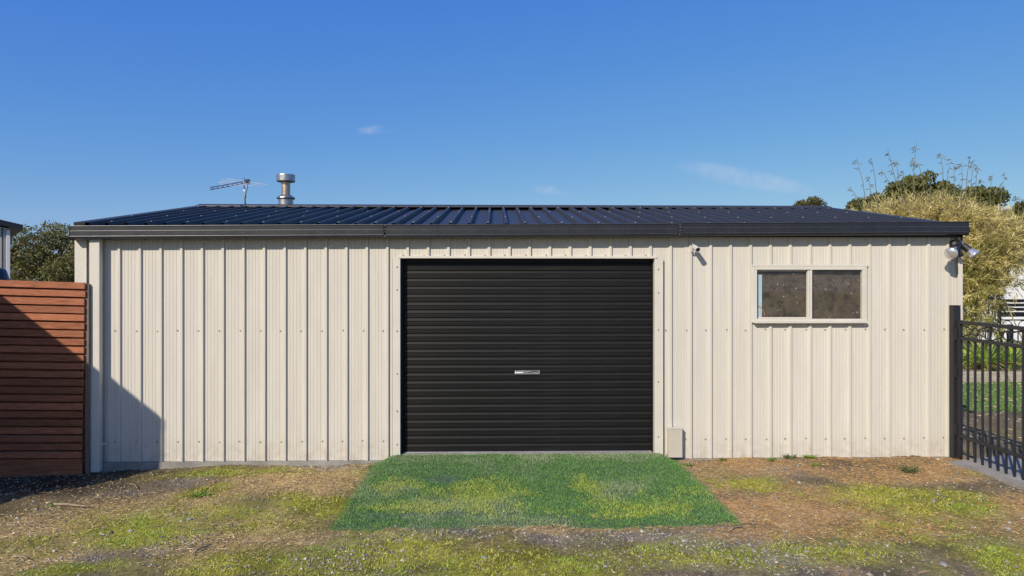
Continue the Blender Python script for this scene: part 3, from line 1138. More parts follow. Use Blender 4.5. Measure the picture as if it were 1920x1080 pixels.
# ridge cap, barge caps
mb = MB()
cw = .13
top = roof_pt(0, RIDGE_Y, RHT)[2]
edge = EAVE_Z + SLOPE * (RIDGE_Y - cw - EAVE_Y) + RHT + .001
for s in (-1, 1):
    y1 = RIDGE_Y + s * cw
    mb.quad((RX0 - .03, RIDGE_Y, top + .016), (RX1 + .03, RIDGE_Y, top + .016), (RX1 + .03, y1, edge + .006), (RX0 - .03, y1, edge + .006))
    mb.quad((RX0 - .03, y1, edge + .006), (RX1 + .03, y1, edge + .006), (RX1 + .03, y1 + s * .003, edge - .010), (RX0 - .03, y1 + s * .003, edge - .010))
mb.build('ridge_cap', ROOF, shed)
for xa, xb, side in ((RX0 - .026, RX0 + .075, -1), (RX1 - .075, RX1 + .026, 1)):
    for y0, y1 in ((EAVE_Y - .012, RIDGE_Y - .002), (2 * RIDGE_Y - EAVE_Y, RIDGE_Y + .002)):
        mb = MB()
        hb = .046
        q = lambda x, y, h: roof_pt(x, y, h)
        mb.quad(q(xa, y0, hb), q(xb, y0, hb), q(xb, y1, hb), q(xa, y1, hb))
        xo = xa if side < 0 else xb
        xi = xb if side < 0 else xa
        mb.quad(q(xo, y0, hb), q(xo, y1, hb), q(xo, y1, -.11), q(xo, y0, -.11))
        mb.quad(q(xi, y0, hb), q(xi, y1, hb), q(xi, y1, .004), q(xi, y0, .004))
        mb.quad(q(xa, y0, hb), q(xb, y0, hb), q(xb, y0, .002), q(xa, y0, .002))
        mb.build('barge_cap', ROOF, shed, fix=False)

# fascia behind the gutter
mb = MB(); mb.box(XL - .02, XR + .02, -.033, -.026, 2.10, EAVE_Z - .012)
mb.build('fascia', GUTTER, shed)

# gutter: three lengths, falling to the downpipe on the left
ZG0, ZG1 = at(131, 423.5, -.125).z, at(1815, 415.5, -.125).z
gs = (ZG1 - ZG0) / (GX1 - GX0)
gprof = [(-.034, -.006), (-.034, -.121), (-.100, -.124), (-.1255, -.117), (-.130, -.098), (-.130, -.095), (-.1235, -.0925),
         (-.1235, -.050), (-.1235, -.047), (-.118, -.0445), (-.118, -.006), (-.1225, -.003), (-.1205, .001), (-.114, .001),
         (-.112, -.006), (-.112, -.040), (-.115, -.052), (-.115, -.112), (-.040, -.116), (-.040, -.006)]
joins = [GX0, at(719, 430, -.12).x, at(1272, 430, -.12).x, GX1]
gut = []
for j in range(3):
    dzj = (0, -.0035, .001)[j]
    mb = MB()
    mb.extrude(gprof, joins[j] + (.0 if j else 0), joins[j + 1] + (.02 if j == 0 else 0) - (.001 if j else 0),
               lambda x, d=dzj: ZG0 + gs * (x - GX0) + d)
    g = mb.build('gutter', GUTTER, shed, bevel=0)
    gut.append(g)
    # bright edges of the rolled steps, sun glint painted in, fainter to the right
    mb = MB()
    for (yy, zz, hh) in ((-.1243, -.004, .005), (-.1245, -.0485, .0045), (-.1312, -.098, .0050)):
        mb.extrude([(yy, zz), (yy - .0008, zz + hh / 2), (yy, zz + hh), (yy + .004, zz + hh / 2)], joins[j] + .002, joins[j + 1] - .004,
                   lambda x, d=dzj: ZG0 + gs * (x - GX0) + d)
    mb.build('rolled_edge', GUTTER_GLINT if j == 0 else GUTTER_GLINT_FAINT, g)
for x, s in ((GX0, -1), (GX1, 1)):
    mb = MB()
    x0, x1 = sorted((x, x + s * .006))
    prof = [(-.03, .002), (-.03, -.124), (-.102, -.127), (-.129, -.118), (-.134, -.096), (-.127, -.047), (-.1235, .004)]
    mb.extrude(prof, x0, x1, lambda xx: ZG0 + gs * (x - GX0))
    mb.build('gutter_end_cap', GUTTER, shed)
# overflow slots pressed into the gutter face
x = at(152, 436, -.12).x
k = 0
mbs = MB()
sw, sh = .054, .018
mbs.box(0, sw, -.0022, .0006, sh - .0024, sh)
mbs.box(0, .0024, -.0022, .0006, 0, sh - .0024)
mbs.box(sw - .0024, sw, -.0022, .0006, 0, sh - .0024)
slot0 = None
while x < GX1 - .1:
    j = 0 if x < joins[1] - .06 else 1 if x < joins[2] - .06 else 2
    if slot0 is None:
        slot0 = mbs.build('overflow_slot', GUTTER_GLINT, None)
        o = slot0
    else:
        o = slot0.copy(); COL.objects.link(o)
    o.parent = gut[j]
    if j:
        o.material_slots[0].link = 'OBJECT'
        o.material_slots[0].material = GUTTER_GLINT_FAINT  # slots past the first joint take the fainter painted glint
    o.location = Vector((x, -.1237, ZG0 + gs * (x - GX0) - .085)) - world_loc(gut[j])
    x += .1412
    k += 1
# joint silicone marks
for j in (1, 2):
    mb = MB()
    xx = joins[j] + .012
    for dz_ in (-.012, -.035, -.070, -.108):
        mb.lathe((xx + random.uniform(-.003, .003), -.128, ZG0 + gs * (xx - GX0) + dz_), [(.0035, 0), (.003, .003), (0, .004)], (0, -1, 0), 8)
    mb.build('joint_rivets', SCREW_PALE, gut[j], kind='stuff')

# downpipe
dx0, dx1 = at(167, 600, -.085).x, at(186.5, 600, -.085).x
dp = bpy.data.objects.new('downpipe', None); COL.objects.link(dp); dp.parent = shed
dp.location = Vector(((dx0 + dx1) / 2, -.06, 0)) - shed.location
mb = MB(); mb.box(dx0, dx1, -.085, -.030, at(176, 886, -.085).z, ZG0 - .118)
mb.build('pipe', CREAM_TRIM, dp, bevel=.005)
zs = at(176, 835, -.085).z
mb = MB(); mb.box(dx0 - .004, dx1 + .004, -.0885, -.026, zs - .012, zs + .012)
mb.box(dx1 + .004, dx1 + .035, -.030, -.024, zs - .010, zs + .014)
mb.build('strap', CREAM_TRIM, dp, bevel=.002)

# ------------------------------------------------------------------ things fixed to the shed
# flue
FY = 3.05
pc = at(536, 384, FY)
fl = thing('flue', (pc.x, FY, pc.z - .12), 'stained metal chimney flue with round cowl on the shed roof', 'flue')
scale = (FY + CAM_D) / FPX
zpx = lambda py: at(536, py, FY).z
mb = MB(); mb.lathe((pc.x, FY, 0), [(13.3 * scale, zpx(400)), (13.3 * scale, zpx(371.5)), (12.6 * scale, zpx(371))], n=28)
mb.build('casing', GALV, fl, smooth=False)
mb = MB(); mb.lathe((pc.x, FY, 0), [(15.5 * scale, zpx(373.5)), (16.6 * scale, zpx(372)), (16.2 * scale, zpx(370.5)), (8.4 * scale, zpx(365))], n=28)
mb.build('storm_collar', GALV, fl)
mb = MB(); mb.lathe((pc.x, FY, 0), [(7.9 * scale, zpx(368)), (7.9 * scale, zpx(342))], n=28)
mb.build('inner_pipe', RUSTY, fl, smooth=True)
mb = MB(); mb.lathe((pc.x, FY, 0), [(8 * scale, zpx(342.5)), (16.2 * scale, zpx(341)), (16.7 * scale, zpx(340)), (16.7 * scale, zpx(329.5)), (16.2 * scale, zpx(328)), (0, zpx(327.4))], n=28)
mb.build('cowl', GALV, fl)

# antenna
AY = 2.75
apix = lambda px, py, y=AY: at(px, py, y)
base = apix(460.5, 384)
an = thing('tv_antenna', (base.x, AY, base.z - .1), 'aluminium television antenna on a thin mast above the roof', 'antenna')
mb = MB(); mb.tube(apix(460.6, 395), apix(456.8, 332.5), .0105, n=8); mb.build('mast', ALU, an, smooth=True)
bs, be = apix(393.5, 353.5, 2.0), apix(465, 340.5, 2.9)
mb = MB()
mb.tube(bs + Vector((0, 0, .012)), be + Vector((0, 0, .012)), .0075, n=6)
mb.tube(bs - Vector((0, 0, .014)), be - Vector((0, 0, .014)), .0075, n=6)
mb.build('boom', ALU, an)
bd = (be - bs).normalized()
el = Vector((.93, -.22, -.16)).normalized()
for t, L in ((.08, .04), (.20, .045), (.32, .05), (.44, .12), (.56, .21), (.68, .25), (.82, .30), (.97, .31)):
    p = bs.lerp(be, t)
    mb = MB(); mb.tube(p - el * L, p + el * L, .0030, n=5)
    mb.build('element', ALU, an)
mb = MB(); q = be; mb.box(q.x - .03, q.x + .02, q.y - .03, q.y + .03, q.z - .03, q.z + .03); mb.build('clamp', BLACK_PLASTIC, an, bevel=.004)
mb = MB(); mb.path([be, apix(464, 352), apix(461.5, 362), apix(460.8, 372)], [.004] * 4, 5); mb.build('cable', BLACK_PLASTIC, an)

# twin floodlight
c0 = at(1791, 460, -.03)
lt = thing('floodlight', (c0.x, -.03, c0.z), 'black twin spotlight with clear bulbs at the shed corner', 'light')
mb = MB(); mb.lathe(c0 + Vector((0, .006, 0)), [(.0, .06), (.03, .055), (.05, .035), (.056, .02), (.056, 0)], (0, -1, 0), 20); mb.build('mount', BLACK_PLASTIC, lt, smooth=False)
for j, (tip, r) in enumerate(((at(1782.5, 476, -.21), .056), (at(1828, 479, -.13), .050))):
    s0 = c0 + Vector(((-.008, -.05, -.01) if j == 0 else (.045, -.04, .004)))
    ax = (tip - s0).normalized()
    Lh = (tip - s0).length
    mb = MB()
    mb.lathe(s0, [(.0, -.01), (.022, -.005), (.030, .02), (.032, Lh * .42), (.034, Lh * .50), (.028, Lh * .52)], ax, 18)
    mb.build('lamp_holder', BLACK_PLASTIC, lt)
    mb = MB()
    mb.lathe(s0, [(.024, Lh * .5), (r * .72, Lh * .68), (r, Lh * .92), (r * 1.02, Lh * .96), (r * .9, Lh * 1.0), (r * .5, Lh * 1.04), (0, Lh * 1.055)], ax, 22)
    mb.build('bulb', CHROME, lt, smooth=True)
sc_ = at(1800, 477, -.1)
mb = MB(); mb.lathe(sc_ + Vector((0, .05, .012)), [(0, -.01), (.024, -.008), (.026, .05), (.022, .065), (0, .075)], (0.1, -1, -.25), 16); mb.build('motion_sensor', BLACK_PLASTIC, lt)
mb = MB(); mb.tube(c0 + Vector((.02, -.03, -.02)), sc_ + Vector((0, .04, .01)), .012, n=8); mb.build('arm', BLACK_PLASTIC, lt)

# security camera
cc = at(1303, 464, -.09)
sc = thing('security_camera', (cc.x, -.02, cc.z), 'small white bullet security camera under the gutter', 'camera')
axc = Vector((.12, -.92, -.36)).normalized()
mb = MB(); mb.lathe(cc - axc * .06, [(0, .03), (.020, .032), (.023, .04), (.025, .125), (.0255, .13), (.0235, .134), (.019, .132)], axc, 22); mb.build('housing', WHITE_PLASTIC, sc)
mb = MB(); mb.lathe(cc - axc * .06, [(.0195, .126), (.018, .131), (.010, .132), (0, .1335)], axc, 18); mb.build('lens', BLACK_PLASTIC, sc)
mb = MB(); mb.lathe((cc.x - .012, -.0005, cc.z - .035), [(.026, 0), (.026, .008), (.016, .012), (0, .013)], (0, -1, 0), 18)
mb.path([(cc.x - .012, -.01, cc.z - .035), (cc.x - .015, -.045, cc.z - .035), (cc.x - .010, -.07, cc.z - .012)], [.008] * 3, 8); mb.build('bracket', WHITE_PLASTIC, sc)
mb = MB(); mb.path([cc - axc * .05, (cc.x - .004, -.03, cc.z + .05), (cc.x - .002, -.035, 2.11)], [.0042] * 3, 6); mb.build('cable', WHITE_PLASTIC, sc)

# cover box at the foot of the wall
b0, b1 = at(1253.5, 858, -.07), at(1279.5, 804, -.07)
bx = thing('conduit_box', ((b0.x + b1.x) / 2, -.03, b0.z), 'beige upright steel cover box at foot of wall right of door', 'box')
BEIGE = material('beige_box_paint', (.50, .45, .37), rough=.5, var=.06, scale=6., dirt=(.25, .2, .14), dirt_scale=5, dirt_lo=.6, dirt_hi=.85, dirt_amt=.4)
mb = MB(); mb.box(b0.x, b1.x, -.072, -.018, b0.z, b1.z); mb.build('cover', BEIGE, bx, bevel=.003)
mb = MB(); mb.box(b0.x - .014, b0.x - .0005, -.024, -.0165, b0.z + .02, b1.z + .008); mb.box(b0.x, b1.x + .002, -.076, -.0165, b1.z + .0005, b1.z + .006)
mb.build('flange', CREAM_TRIM, bx)

# ------------------------------------------------------------------ artificial grass mat
matt = thing('artificial_grass_mat', ((MAT_X0 + MAT_X1) / 2, MAT_Y / 2, 0), 'worn green artificial grass mat ramped up to the roller door', 'mat')


def mat_z(x, y):
    rampy = sstep(-1.15, -.05, y)
    sidex = sstep(XD0 - .24, XD0 - .02, x) * sstep(XD1 + .19, XD1 + .02, x)
    g0 = ground_z(x, y)
    edge = np.minimum(sstep(0, .14, y - MAT_Y), np.minimum(sstep(0, .10, x - MAT_X0), sstep(0, .10, MAT_X1 - x)))
    lift = -.004 + .014 * edge
    zz = g0 + lift + (ZSLAB - .004 - g0 - lift) * rampy * sidex
    return zz + (N2.fbm(x * 4 + 7, y * 4 + 7, 3) - .5) * .012 * edge


gx = np.linspace(MAT_X0, MAT_X1, 90)
gy = np.linspace(MAT_Y, -.024, 60)
mb = MB()


def edge_warp(x, y):
    wob = (N3.at(x * 2.2 + 3, y * 2.2 + 3) - .5) * .03 + (N2.at(x * 13, y * 13) - .5) * .02
    fr = sstep(MAT_Y + .3, MAT_Y, y)
    return x, y + wob * fr + .05 * fr * sstep(.3, -1.0, x) * 0


VV = []
for yy in gy:
    for xx in gx:
        ex, ey = edge_warp(np.float64(xx), np.float64(yy))
        VV.append((float(ex), float(ey), float(mat_z(ex, ey))))
mb.v = VV
nx_ = len(gx)
for j in range(len(gy) - 1):
    for i in range(nx_ - 1):
        k = j * nx_ + i
        mb.f.append((k, k + 1, k + nx_ + 1, k + nx_))
BACK = material('mat_backing', (.06, .10, .055), rough=.95, var=.5, scale=25., dirt=(.16, .11, .07), dirt_scale=2.6, dirt_lo=.58, dirt_hi=.72, dirt_amt=.7)
mb.build('backing', BACK, matt, smooth=True, fix=False)

MOSSY = [(P(px, py, rx, ry, s)) for px, py, rx, ry, s in
         ((860, 905, 60, 12, .0), (750, 918, 50, 14, .7), (890, 935, 90, 26, 1.0), (790, 962, 70, 14, .9), (905, 962, 40, 14, .9), (1095, 915, 35, 16, 1.),
          (1120, 940, 60, 12, .6), (1175, 962, 110, 12, .85), (1240, 900, 50, 10, .4), (1300, 930, 60, 14, .4), (980, 925, 40, 12, .3), (700, 925, 40, 14, .3), (1030, 950, 50, 10, .25))]
BALD = [P(825, 908, 30, 5, 1.1), P(860, 893, 70, 8, .35), P(800, 975, 170, 5, .7), P(1160, 893, 90, 10, .25), P(1020, 972, 300, 4, .5)]


def build_pile():
    n0 = 150000
    x, y = scatter(n0, MAT_X0 - .004, MAT_X1 + .004, MAT_Y + .005, -.026)
    x, y = edge_warp(x, y)
    bald = field(BALD, x, y, .15)
    moss = np.clip(field(MOSSY, x, y, .30) * 1.25 + (N4.fbm(x * 6 + 3, y * 6 + 3, 3) - .55) * .9, 0, 1)
    keep = rng.random(len(x)) > bald * .8
    x, y, moss, bald = x[keep], y[keep], moss[keep], bald[keep]
    n = len(x)
    h = rng.uniform(.006, .017, n) * (1 - .5 * bald) * (.5 + .5 * sstep(0, .12, y - MAT_Y))
    v = blades(x, y, mat_z(x, y) - .001, h, rng.uniform(.0035, .006, n), rng.uniform(.2, 1.1, n), rng)
    fade = N1.fbm(x * 2.2 + 2, y * 2.2 + 8, 4)
    c = shade((.125, .250, .065), n, .5)
    w = sstep(.42, .68, fade)[:, None]
    c = c * (1 - w) + w * shade((.25, .32, .155), n, .45)
    soup('pile', v, 3, c, BLADE, matt, kind='stuff', origin=tuple(matt.location))
    # weeds that have come up through it
    x, y = scatter(110000, MAT_X0 + .03, MAT_X1 - .03, MAT_Y - .02, -.1)
    moss = np.clip(field(MOSSY, x, y, .30) * 1.2 + (N4.fbm(x * 6 + 3, y * 6 + 3, 4) - .55) * 1.2, 0, 1)
    moss = moss * sstep(-.35, -.75, y)
    keep = rng.random(len(x)) < np.clip((moss - .22) * 1.3, 0, 1) * .9
    x, y = x[keep], y[keep]
    n = len(x)
    v = blades(x, y, mat_z(x, y), rng.uniform(.008, .019, n), rng.uniform(.003, .007, n), rng.uniform(.4, 1.6, n), rng)
    soup('weed_growth', v, 3, shade((.36, .43, .06), n, .4, (.46, .44, .10), .3), BLADE, kind='stuff')
    tag(bpy.data.objects['weed_growth'], 'yellow green weeds growing through the artificial grass mat', 'weeds')


build_pile()

# ------------------------------------------------------------------ timber slat fence at the left
FYF = -.135
fx1 = at(159.5, 600, FYF).x
fx0 = -5.85
fence = thing('timber_fence', (fx1, FYF, -.1), 'reddish timber slat fence panel beside the shed corner', 'fence')
n_sl = 22
ztop = at(158, 530, FYF).z
zbot = at(158, 862, FYF).z
sp = (ztop - zbot) / n_sl
for k in range(n_sl):
    z1 = ztop - k * sp
    tilt = -.030 * (1 - k / n_sl) + random.uniform(-.002, .002)
    e = fx1 - .035 * k / n_sl + random.uniform(-.006, .003)
    mb = MB(); mb.box(fx0, e, FYF + random.uniform(-.002, .002), FYF + .019, z1 - sp * (.80 + random.uniform(-.02, .03)), z1 - random.uniform(0, .002), tilt)
    mb.build('slat', WOOD, fence, bevel=.0018)
for k in range(n_sl):
    z1 = ztop - k * sp - sp * .42
    mb = MB(); mb.box(fx0, fx1 + .012, FYF + .088, FYF + .106, z1 - sp * .80, z1, -.03 * (1 - k / n_sl))
    mb.build('slat', WOOD, fence)
for x0, x1 in ((fx1 - .012, fx1 + .020), (fx1 - 1.0, fx1 - .92)):
    mb = MB(); mb.box(x0, x1, FYF + .0205, FYF + .087, -.2, ztop - .012 + (.03 if x0 < fx1 - .5 else 0))
    mb.build('post', WOOD_DARK, fence)
mb = MB(); mb.box(fx0, fx1 - .04, FYF + .022, FYF + .045, -.2, zbot + .004)
mb.build('plinth_board', WOOD, fence)
NAIL = MB()
for k in range(n_sl):
    for dz in (.3, .62):
        NAIL.lathe((fx1 - .022 + random.uniform(-.003, .003), FYF - .002, ztop - k * sp - sp * .87 * dz), [(.004, 0), (.0035, .001), (0, .0014)], (0, -1, 0), 6)
NAIL.build('nails', SCREW, fence, kind='stuff')

# ------------------------------------------------------------------ neighbouring building whose eave throws the shadow at the left
A = Vector((-4.94, -2.68, 2.40))
B = Vector((-6.70, 3.3, 2.47))
ev = (B - A); ev.z = 0
L_ = ev.length
ev.normalize()
out = Vector((ev.y, -ev.x, 0))           # away from the building, towards the shed
nb = thing('neighbour_building', (A.x - 1.5, 0, 0), 'neighbouring cream building standing left of the yard, its eave shading the fence', 'building')


def np_(s, o, z):
    p = A + ev * s + out * o
    return (p.x, p.y, z)


def nbox(s0, s1, o0, o1, z0, z1, name, mat, za=0):
    mb = MB()
    i = 0
    mb.v = [np_(s, o, z) for z in (z0, z1) for s, o in ((s0, o0), (s1, o0), (s1, o1), (s0, o1))]
    mb.f = [(0, 3, 2, 1), (4, 5, 6, 7), (0, 1, 5, 4), (1, 2, 6, 5), (2, 3, 7, 6), (3, 0, 4, 7)]
    return mb.build(name, mat, nb)


ze = 2.55
L_ = 3.3
nbox(.004, L_ - .004, -5.0, -.004, -.2, ze - .101, 'wall', CREAM)
nbox(0, L_, -.12, 0, ze - .10, ze, 'gutter', GUTTER)
nbox(0, L_, -5.2, -.125, ze - .098, ze - .02, 'soffit', GUTTER)
mb = MB()
zr = ze + .55
mb.quad(np_(0, -.02, ze), np_(L_, -.02, ze), np_(L_, -2.6, zr), np_(0, -2.6, zr))
mb.quad(np_(0, -5.2, ze), np_(L_, -5.2, ze), np_(L_, -2.6, zr), np_(0, -2.6, zr))
mb.poly([np_(0, -.02, ze - .03), np_(0, -2.6, zr - .03), np_(0, -5.2, ze - .03)])
mb.poly([np_(L_, -.02, ze - .03), np_(L_, -2.6, zr - .03), np_(L_, -5.2, ze - .03)])
mb.build('roof', ROOF, nb, fix=False)

# small gabled shed showing past the fence
HY = 3.4
hx = at(18, 470, HY).x
hs = thing('garden_shed', (hx, HY, 0), 'cream garden shed with dark gable edge at the left picture edge', 'shed')
ez = at(28, 424, HY - .1).z
ex = at(28, 424, HY - .1).x
wdt = 2.9
hm = ex - wdt / 2 - .1
gsl = .22
mb = MB()
mb.poly([(hx - wdt, HY, -.2), (hx, HY, -.2), (hx, HY, ez - .03), (hm, HY, ez - .03 + gsl * (hx - hm)), (hx - wdt, HY, ez - .03)])
mb.poly([(hx, HY, -.2), (hx, HY + 3, -.2), (hx, HY + 3, ez - .03), (hx, HY, ez - .03)])
mb.poly([(hx - wdt, HY + 3, -.2), (hx - wdt, HY, -.2), (hx - wdt, HY, ez - .03), (hx - wdt, HY + 3, ez - .03)])
mb.poly([(hx, HY + 3, -.2), (hx - wdt, HY + 3, -.2), (hx - wdt, HY + 3, ez - .03), (hm, HY + 3, ez - .03 + gsl * (hx - hm)), (hx, HY + 3, ez - .03)])
mb.build('wall', CREAM, hs)
bar(hx - .038, hx + .004, HY - .03, HY - .004, -.1, ez - .05, 'corner_flashing', WHITEWALL, .002, hs)
bar(at(6, 470, HY).x, at(7.6, 470, HY).x, HY - .012, HY - .003, -.1, ez - .02, 'wall_joint', GUTTER, 0, hs)
for sgn in (1, -1):
    xo = ex if sgn > 0 else 2 * hm - ex
    top_ = ez + gsl * abs(ex - hm)
    mb = MB()
    pr = [(xo, ez - .045), (xo, ez + .03), (hm, top_ + .035), (hm, top_ - .05)]
    mb.v = [(x, y, z) for y in (HY - .1, HY + 3.1) for x, z in pr]
    mb.f = [(0, 1, 2, 3), (7, 6, 5, 4), (0, 4, 5, 1), (1, 5, 6, 2), (2, 6, 7, 3), (3, 7, 4, 0)]
    mb.build('roof_side', GUTTER, hs)
hs.rotation_euler.z = R(39)          # turned so that only its front end shows past the fence
# dark tub leaning by that shed
q0, q1 = at(-58, 504, 2.0), at(13, 530, 2.0)
tb = thing('plastic_tub', (q0.x, 2.0, 0), 'dark plastic tub edge showing just above the fence top', 'tub')
mb = MB()
mb.lathe((q0.x - .02, 2.0, 0), [(.10, .2), (.24, 1.0), (.27, q1.z + .02), (.20, q0.z + .02), (.14, q0.z + .04)], (0.12, 0, 1), 20)
mb.build('shell', BLACK_PLASTIC, tb, smooth=True)
mb = MB()
mb.lathe((q0.x - .02, 2.0, 0), [(.05, .0), (.12, .05), (.10, .2)], (0.12, 0, 1), 16)
mb.build('foot', BLACK_PLASTIC, tb)

# ------------------------------------------------------------------ gate at the right
post_x0, post_x1 = at(1781.5, 700, -.05).x, at(1795, 700, -.05).x
gp = thing('gate_post', ((post_x0 + post_x1) / 2, -.05, 0), 'black square steel gate post against the shed corner', 'post')
zt = at(1788, 573.5, -.08).z
mb = MB(); mb.box(post_x0, post_x1, -.098, -.034, -.15, zt - .006); mb.build('shaft', BLACK, gp, bevel=.003)
mb = MB(); mb.box(post_x0 - .002, post_x1 + .002, -.100, -.032, zt - .0055, zt + .006); mb.build('cap', BLACK, gp, bevel=.006)
GXX = at(1798.5, 700, -.12).x
gate = thing('steel_gate', (GXX, -.12, 0), 'black steel gate with rings standing open towards the viewer', 'gate')
zr1, zr2, zr3 = at(1803, 604, -.12).z, at(1803, 634, -.12).z, at(1803, 816, -.12).z
GL = 1.55
gs_ = -.012


def gbar(y0, y1, xw, z0, z1, name):
    mb = MB(); mb.box(GXX - xw / 2, GXX + xw / 2, y0, y1, z0, z1); return mb.build(name, BLACK, gate, bevel=.0025)


def grail(z, hh, name):
    mb = MB()
    i = len(mb.v)
    for zz in (z - hh / 2, z + hh / 2):
        for x, y in ((GXX - .016, -.145 - GL), (GXX + .016, -.145 - GL), (GXX + .016, -.1455), (GXX - .016, -.1455)):
            mb.v.append((x, y, zz + (y + .145) * .018))
    mb.f = [(0, 3, 2, 1), (4, 5, 6, 7), (0, 1, 5, 4), (1, 2, 6, 5), (2, 3, 7, 6), (3, 0, 4, 7)]
    return mb.build(name, BLACK, gate, bevel=.003)


gbar(-.145, -.1045, .036, .03, zr1 + .02, 'stile')
gbar(-.145 - GL - .04, -.1455 - GL, .04, .05, zr1, 'stile')
grail(zr1, .032, 'rail'); grail(zr2, .030, 'rail'); grail(zr3, .034, 'rail')
gpit = .094
nb_ = int(GL / gpit)
for k in range(1, nb_):
    y = -.145 - k * gpit
    sag = (y + .145) * .018
    if k % 4 == 0:
        o = gbar(y - .008, y + .008, .016, zr2 + .016 + sag, zr1 - .017 + sag, 'bar')
    mb = MB()
    mb.box(GXX - .0085, GXX + .0085, y - .0085, y + .0085, zr3 + .0175 + sag, zr2 - .0155 + sag)
    mb.box(GXX - .0085, GXX + .0085, y - .0085, y + .0085, .012, zr3 - .0175 + sag)
    mb.build('bar', BLACK, gate, bevel=.002)
for c in range(4):
    yc = -.145 - (c * 4 + 2) * gpit
    if yc - 2 * gpit < -.145 - GL - .02:
        break
    sag = (yc + .145) * .018
    zc = (zr1 + zr2) / 2 + sag
    mb = MB()
    rr = .036
    pts = [(GXX, yc + rr * math.cos(t), zc + rr * math.sin(t)) for t in np.linspace(0, 2 * math.pi, 21)]
    mb.path(pts, [.0065] * 21, 6)
    mb.build('ring', BLACK, gate, smooth=True)
    for sy in (-1, 1):
        for sz in (-1, 1):
            mb = MB()
            mb.tube((GXX, yc + sy * rr * .9, zc + sz * rr * .45), (GXX, yc + sy * 2 * gpit * .96, zc + sz * .058), .0055, n=6)
            mb.build('brace', BLACK, gate)
HINGE = [at(1787, py, -.1).z for py in (627, 697, 805)]
for z in HINGE:
    mb = MB()
    mb.box(post_x0 + .006, GXX - .002, -.118, -.101, z - .055, z + .055)
    mb.box(post_x1 - .004, GXX - .002, -.128, -.1185, z - .05, z + .05)
    h = mb.build('hinge', BLACK, gate, bevel=.003)
    mb = MB()
    for dz in (-.022, .022):
        mb.lathe((post_x1 + .004, -.1285, z + dz), [(.0075, 0), (.0075, .004), (0, .005)], (0, -1, 0), 6)
    mb.build('bolts', SCREW_PALE, h)

# ------------------------------------------------------------------ beyond the gate
# lawn
x, y = scatter(60000, 5.6, 10.5, LAWN[1], LAWN[3])
y = y + (N3.fbm(x * 2, y * 2, 3) - .5) * .3
n = len(x)
v = blades(x, y, ground_z(x, y) - .001, rng.uniform(.02, .04, n), rng.uniform(.008, .014, n), rng.uniform(.2, 1, n), rng)
soup('lawn', v, 3, shade((.13, .215, .065), n, .4), BLADE, kind='stuff')
tag(bpy.data.objects['lawn'], 'bright green lawn seen through the gate', 'lawn')
n = 1300
x, y = scatter(n, 4.9, 9.5, .4, 5.0)
t = rng.random(n) * 6.283
v = leaf_faces(np.stack([x, y, np.where(y > LAWN[1], .035, .005) + ground_z(x, y)], 1), unit(np.stack([np.cos(t), np.sin(t), rng.normal(0, .15, n)], 1)),
               rng.uniform(.03, .09, n), rng.uniform(.004, .010, n), rng)
soup('leaf_litter', v, 4, shade((.42, .34, .24), n, .4), STRAW, kind='stuff')
tag(bpy.data.objects['leaf_litter'], 'pale fallen leaves on the ground beyond the gate', 'litter')
# sleepers
SY = 5.0
zs1 = at(1850, 697.5, SY).z
for j, (x0, x1) in enumerate(((4.7, 7.05), (7.06, 9.4), (9.41, 11.8))):
    mb = MB(); mb.box(x0, x1, SY, SY + .075, -.1, zs1 + (0, .002, -.003)[j])
    tag(mb.build('timber_sleeper', SLEEPER, bevel=.006),
        ('grey timber sleeper edging partly behind the shed wall', 'grey timber sleeper edging the garden bed behind the gate bars', 'grey timber sleeper at far right end of the garden bed')[j],
        'sleeper', 'sleepers edging the garden bed')
mb = MB()
mb.poly([(4.7, SY + .076, zs1 - .03), (11.8, SY + .076, zs1 - .03), (11.8, SY + 4.5, zs1 + .05), (4.7, SY + 4.5, zs1 + .05)])
tag(mb.build('garden_bed', MULCH, fix=False), kind='structure')


# strappy plants
def strap_mesh(L, arch, w, col):
    pts = []
    for k in range(6):
        t = k / 5
        pts.append((L * t * math.sin(arch * (.25 + .75 * t)), L * t * math.cos(arch * (.35 + .65 * t)) * (1 - .25 * t * arch)))
    vs, fs = [], []
    for k, (x, z) in enumerate(pts):
        ww = w * (1 - (k / 5) ** 2 * .92) * (.7 + .3 * min(k, 1))
        vs += [(x, -ww, z), (x, 0, z - ww * .4), (x, ww, z)]
    for k in range(5):
        b_ = 3 * k
        fs += [(b_, b_ + 1, b_ + 4, b_ + 3), (b_ + 1, b_ + 2, b_ + 5, b_ + 4)]
    me = bpy.data.meshes.new('leaf')
    me.from_pydata(vs, [], fs)
    ca = me.attributes.new('Col', 'FLOAT_COLOR', 'POINT')
    ca.data.foreach_set('color', np.tile(np.array((*col, 1), np.float32), len(vs)))
    me.materials.append(LEAF)
    return me


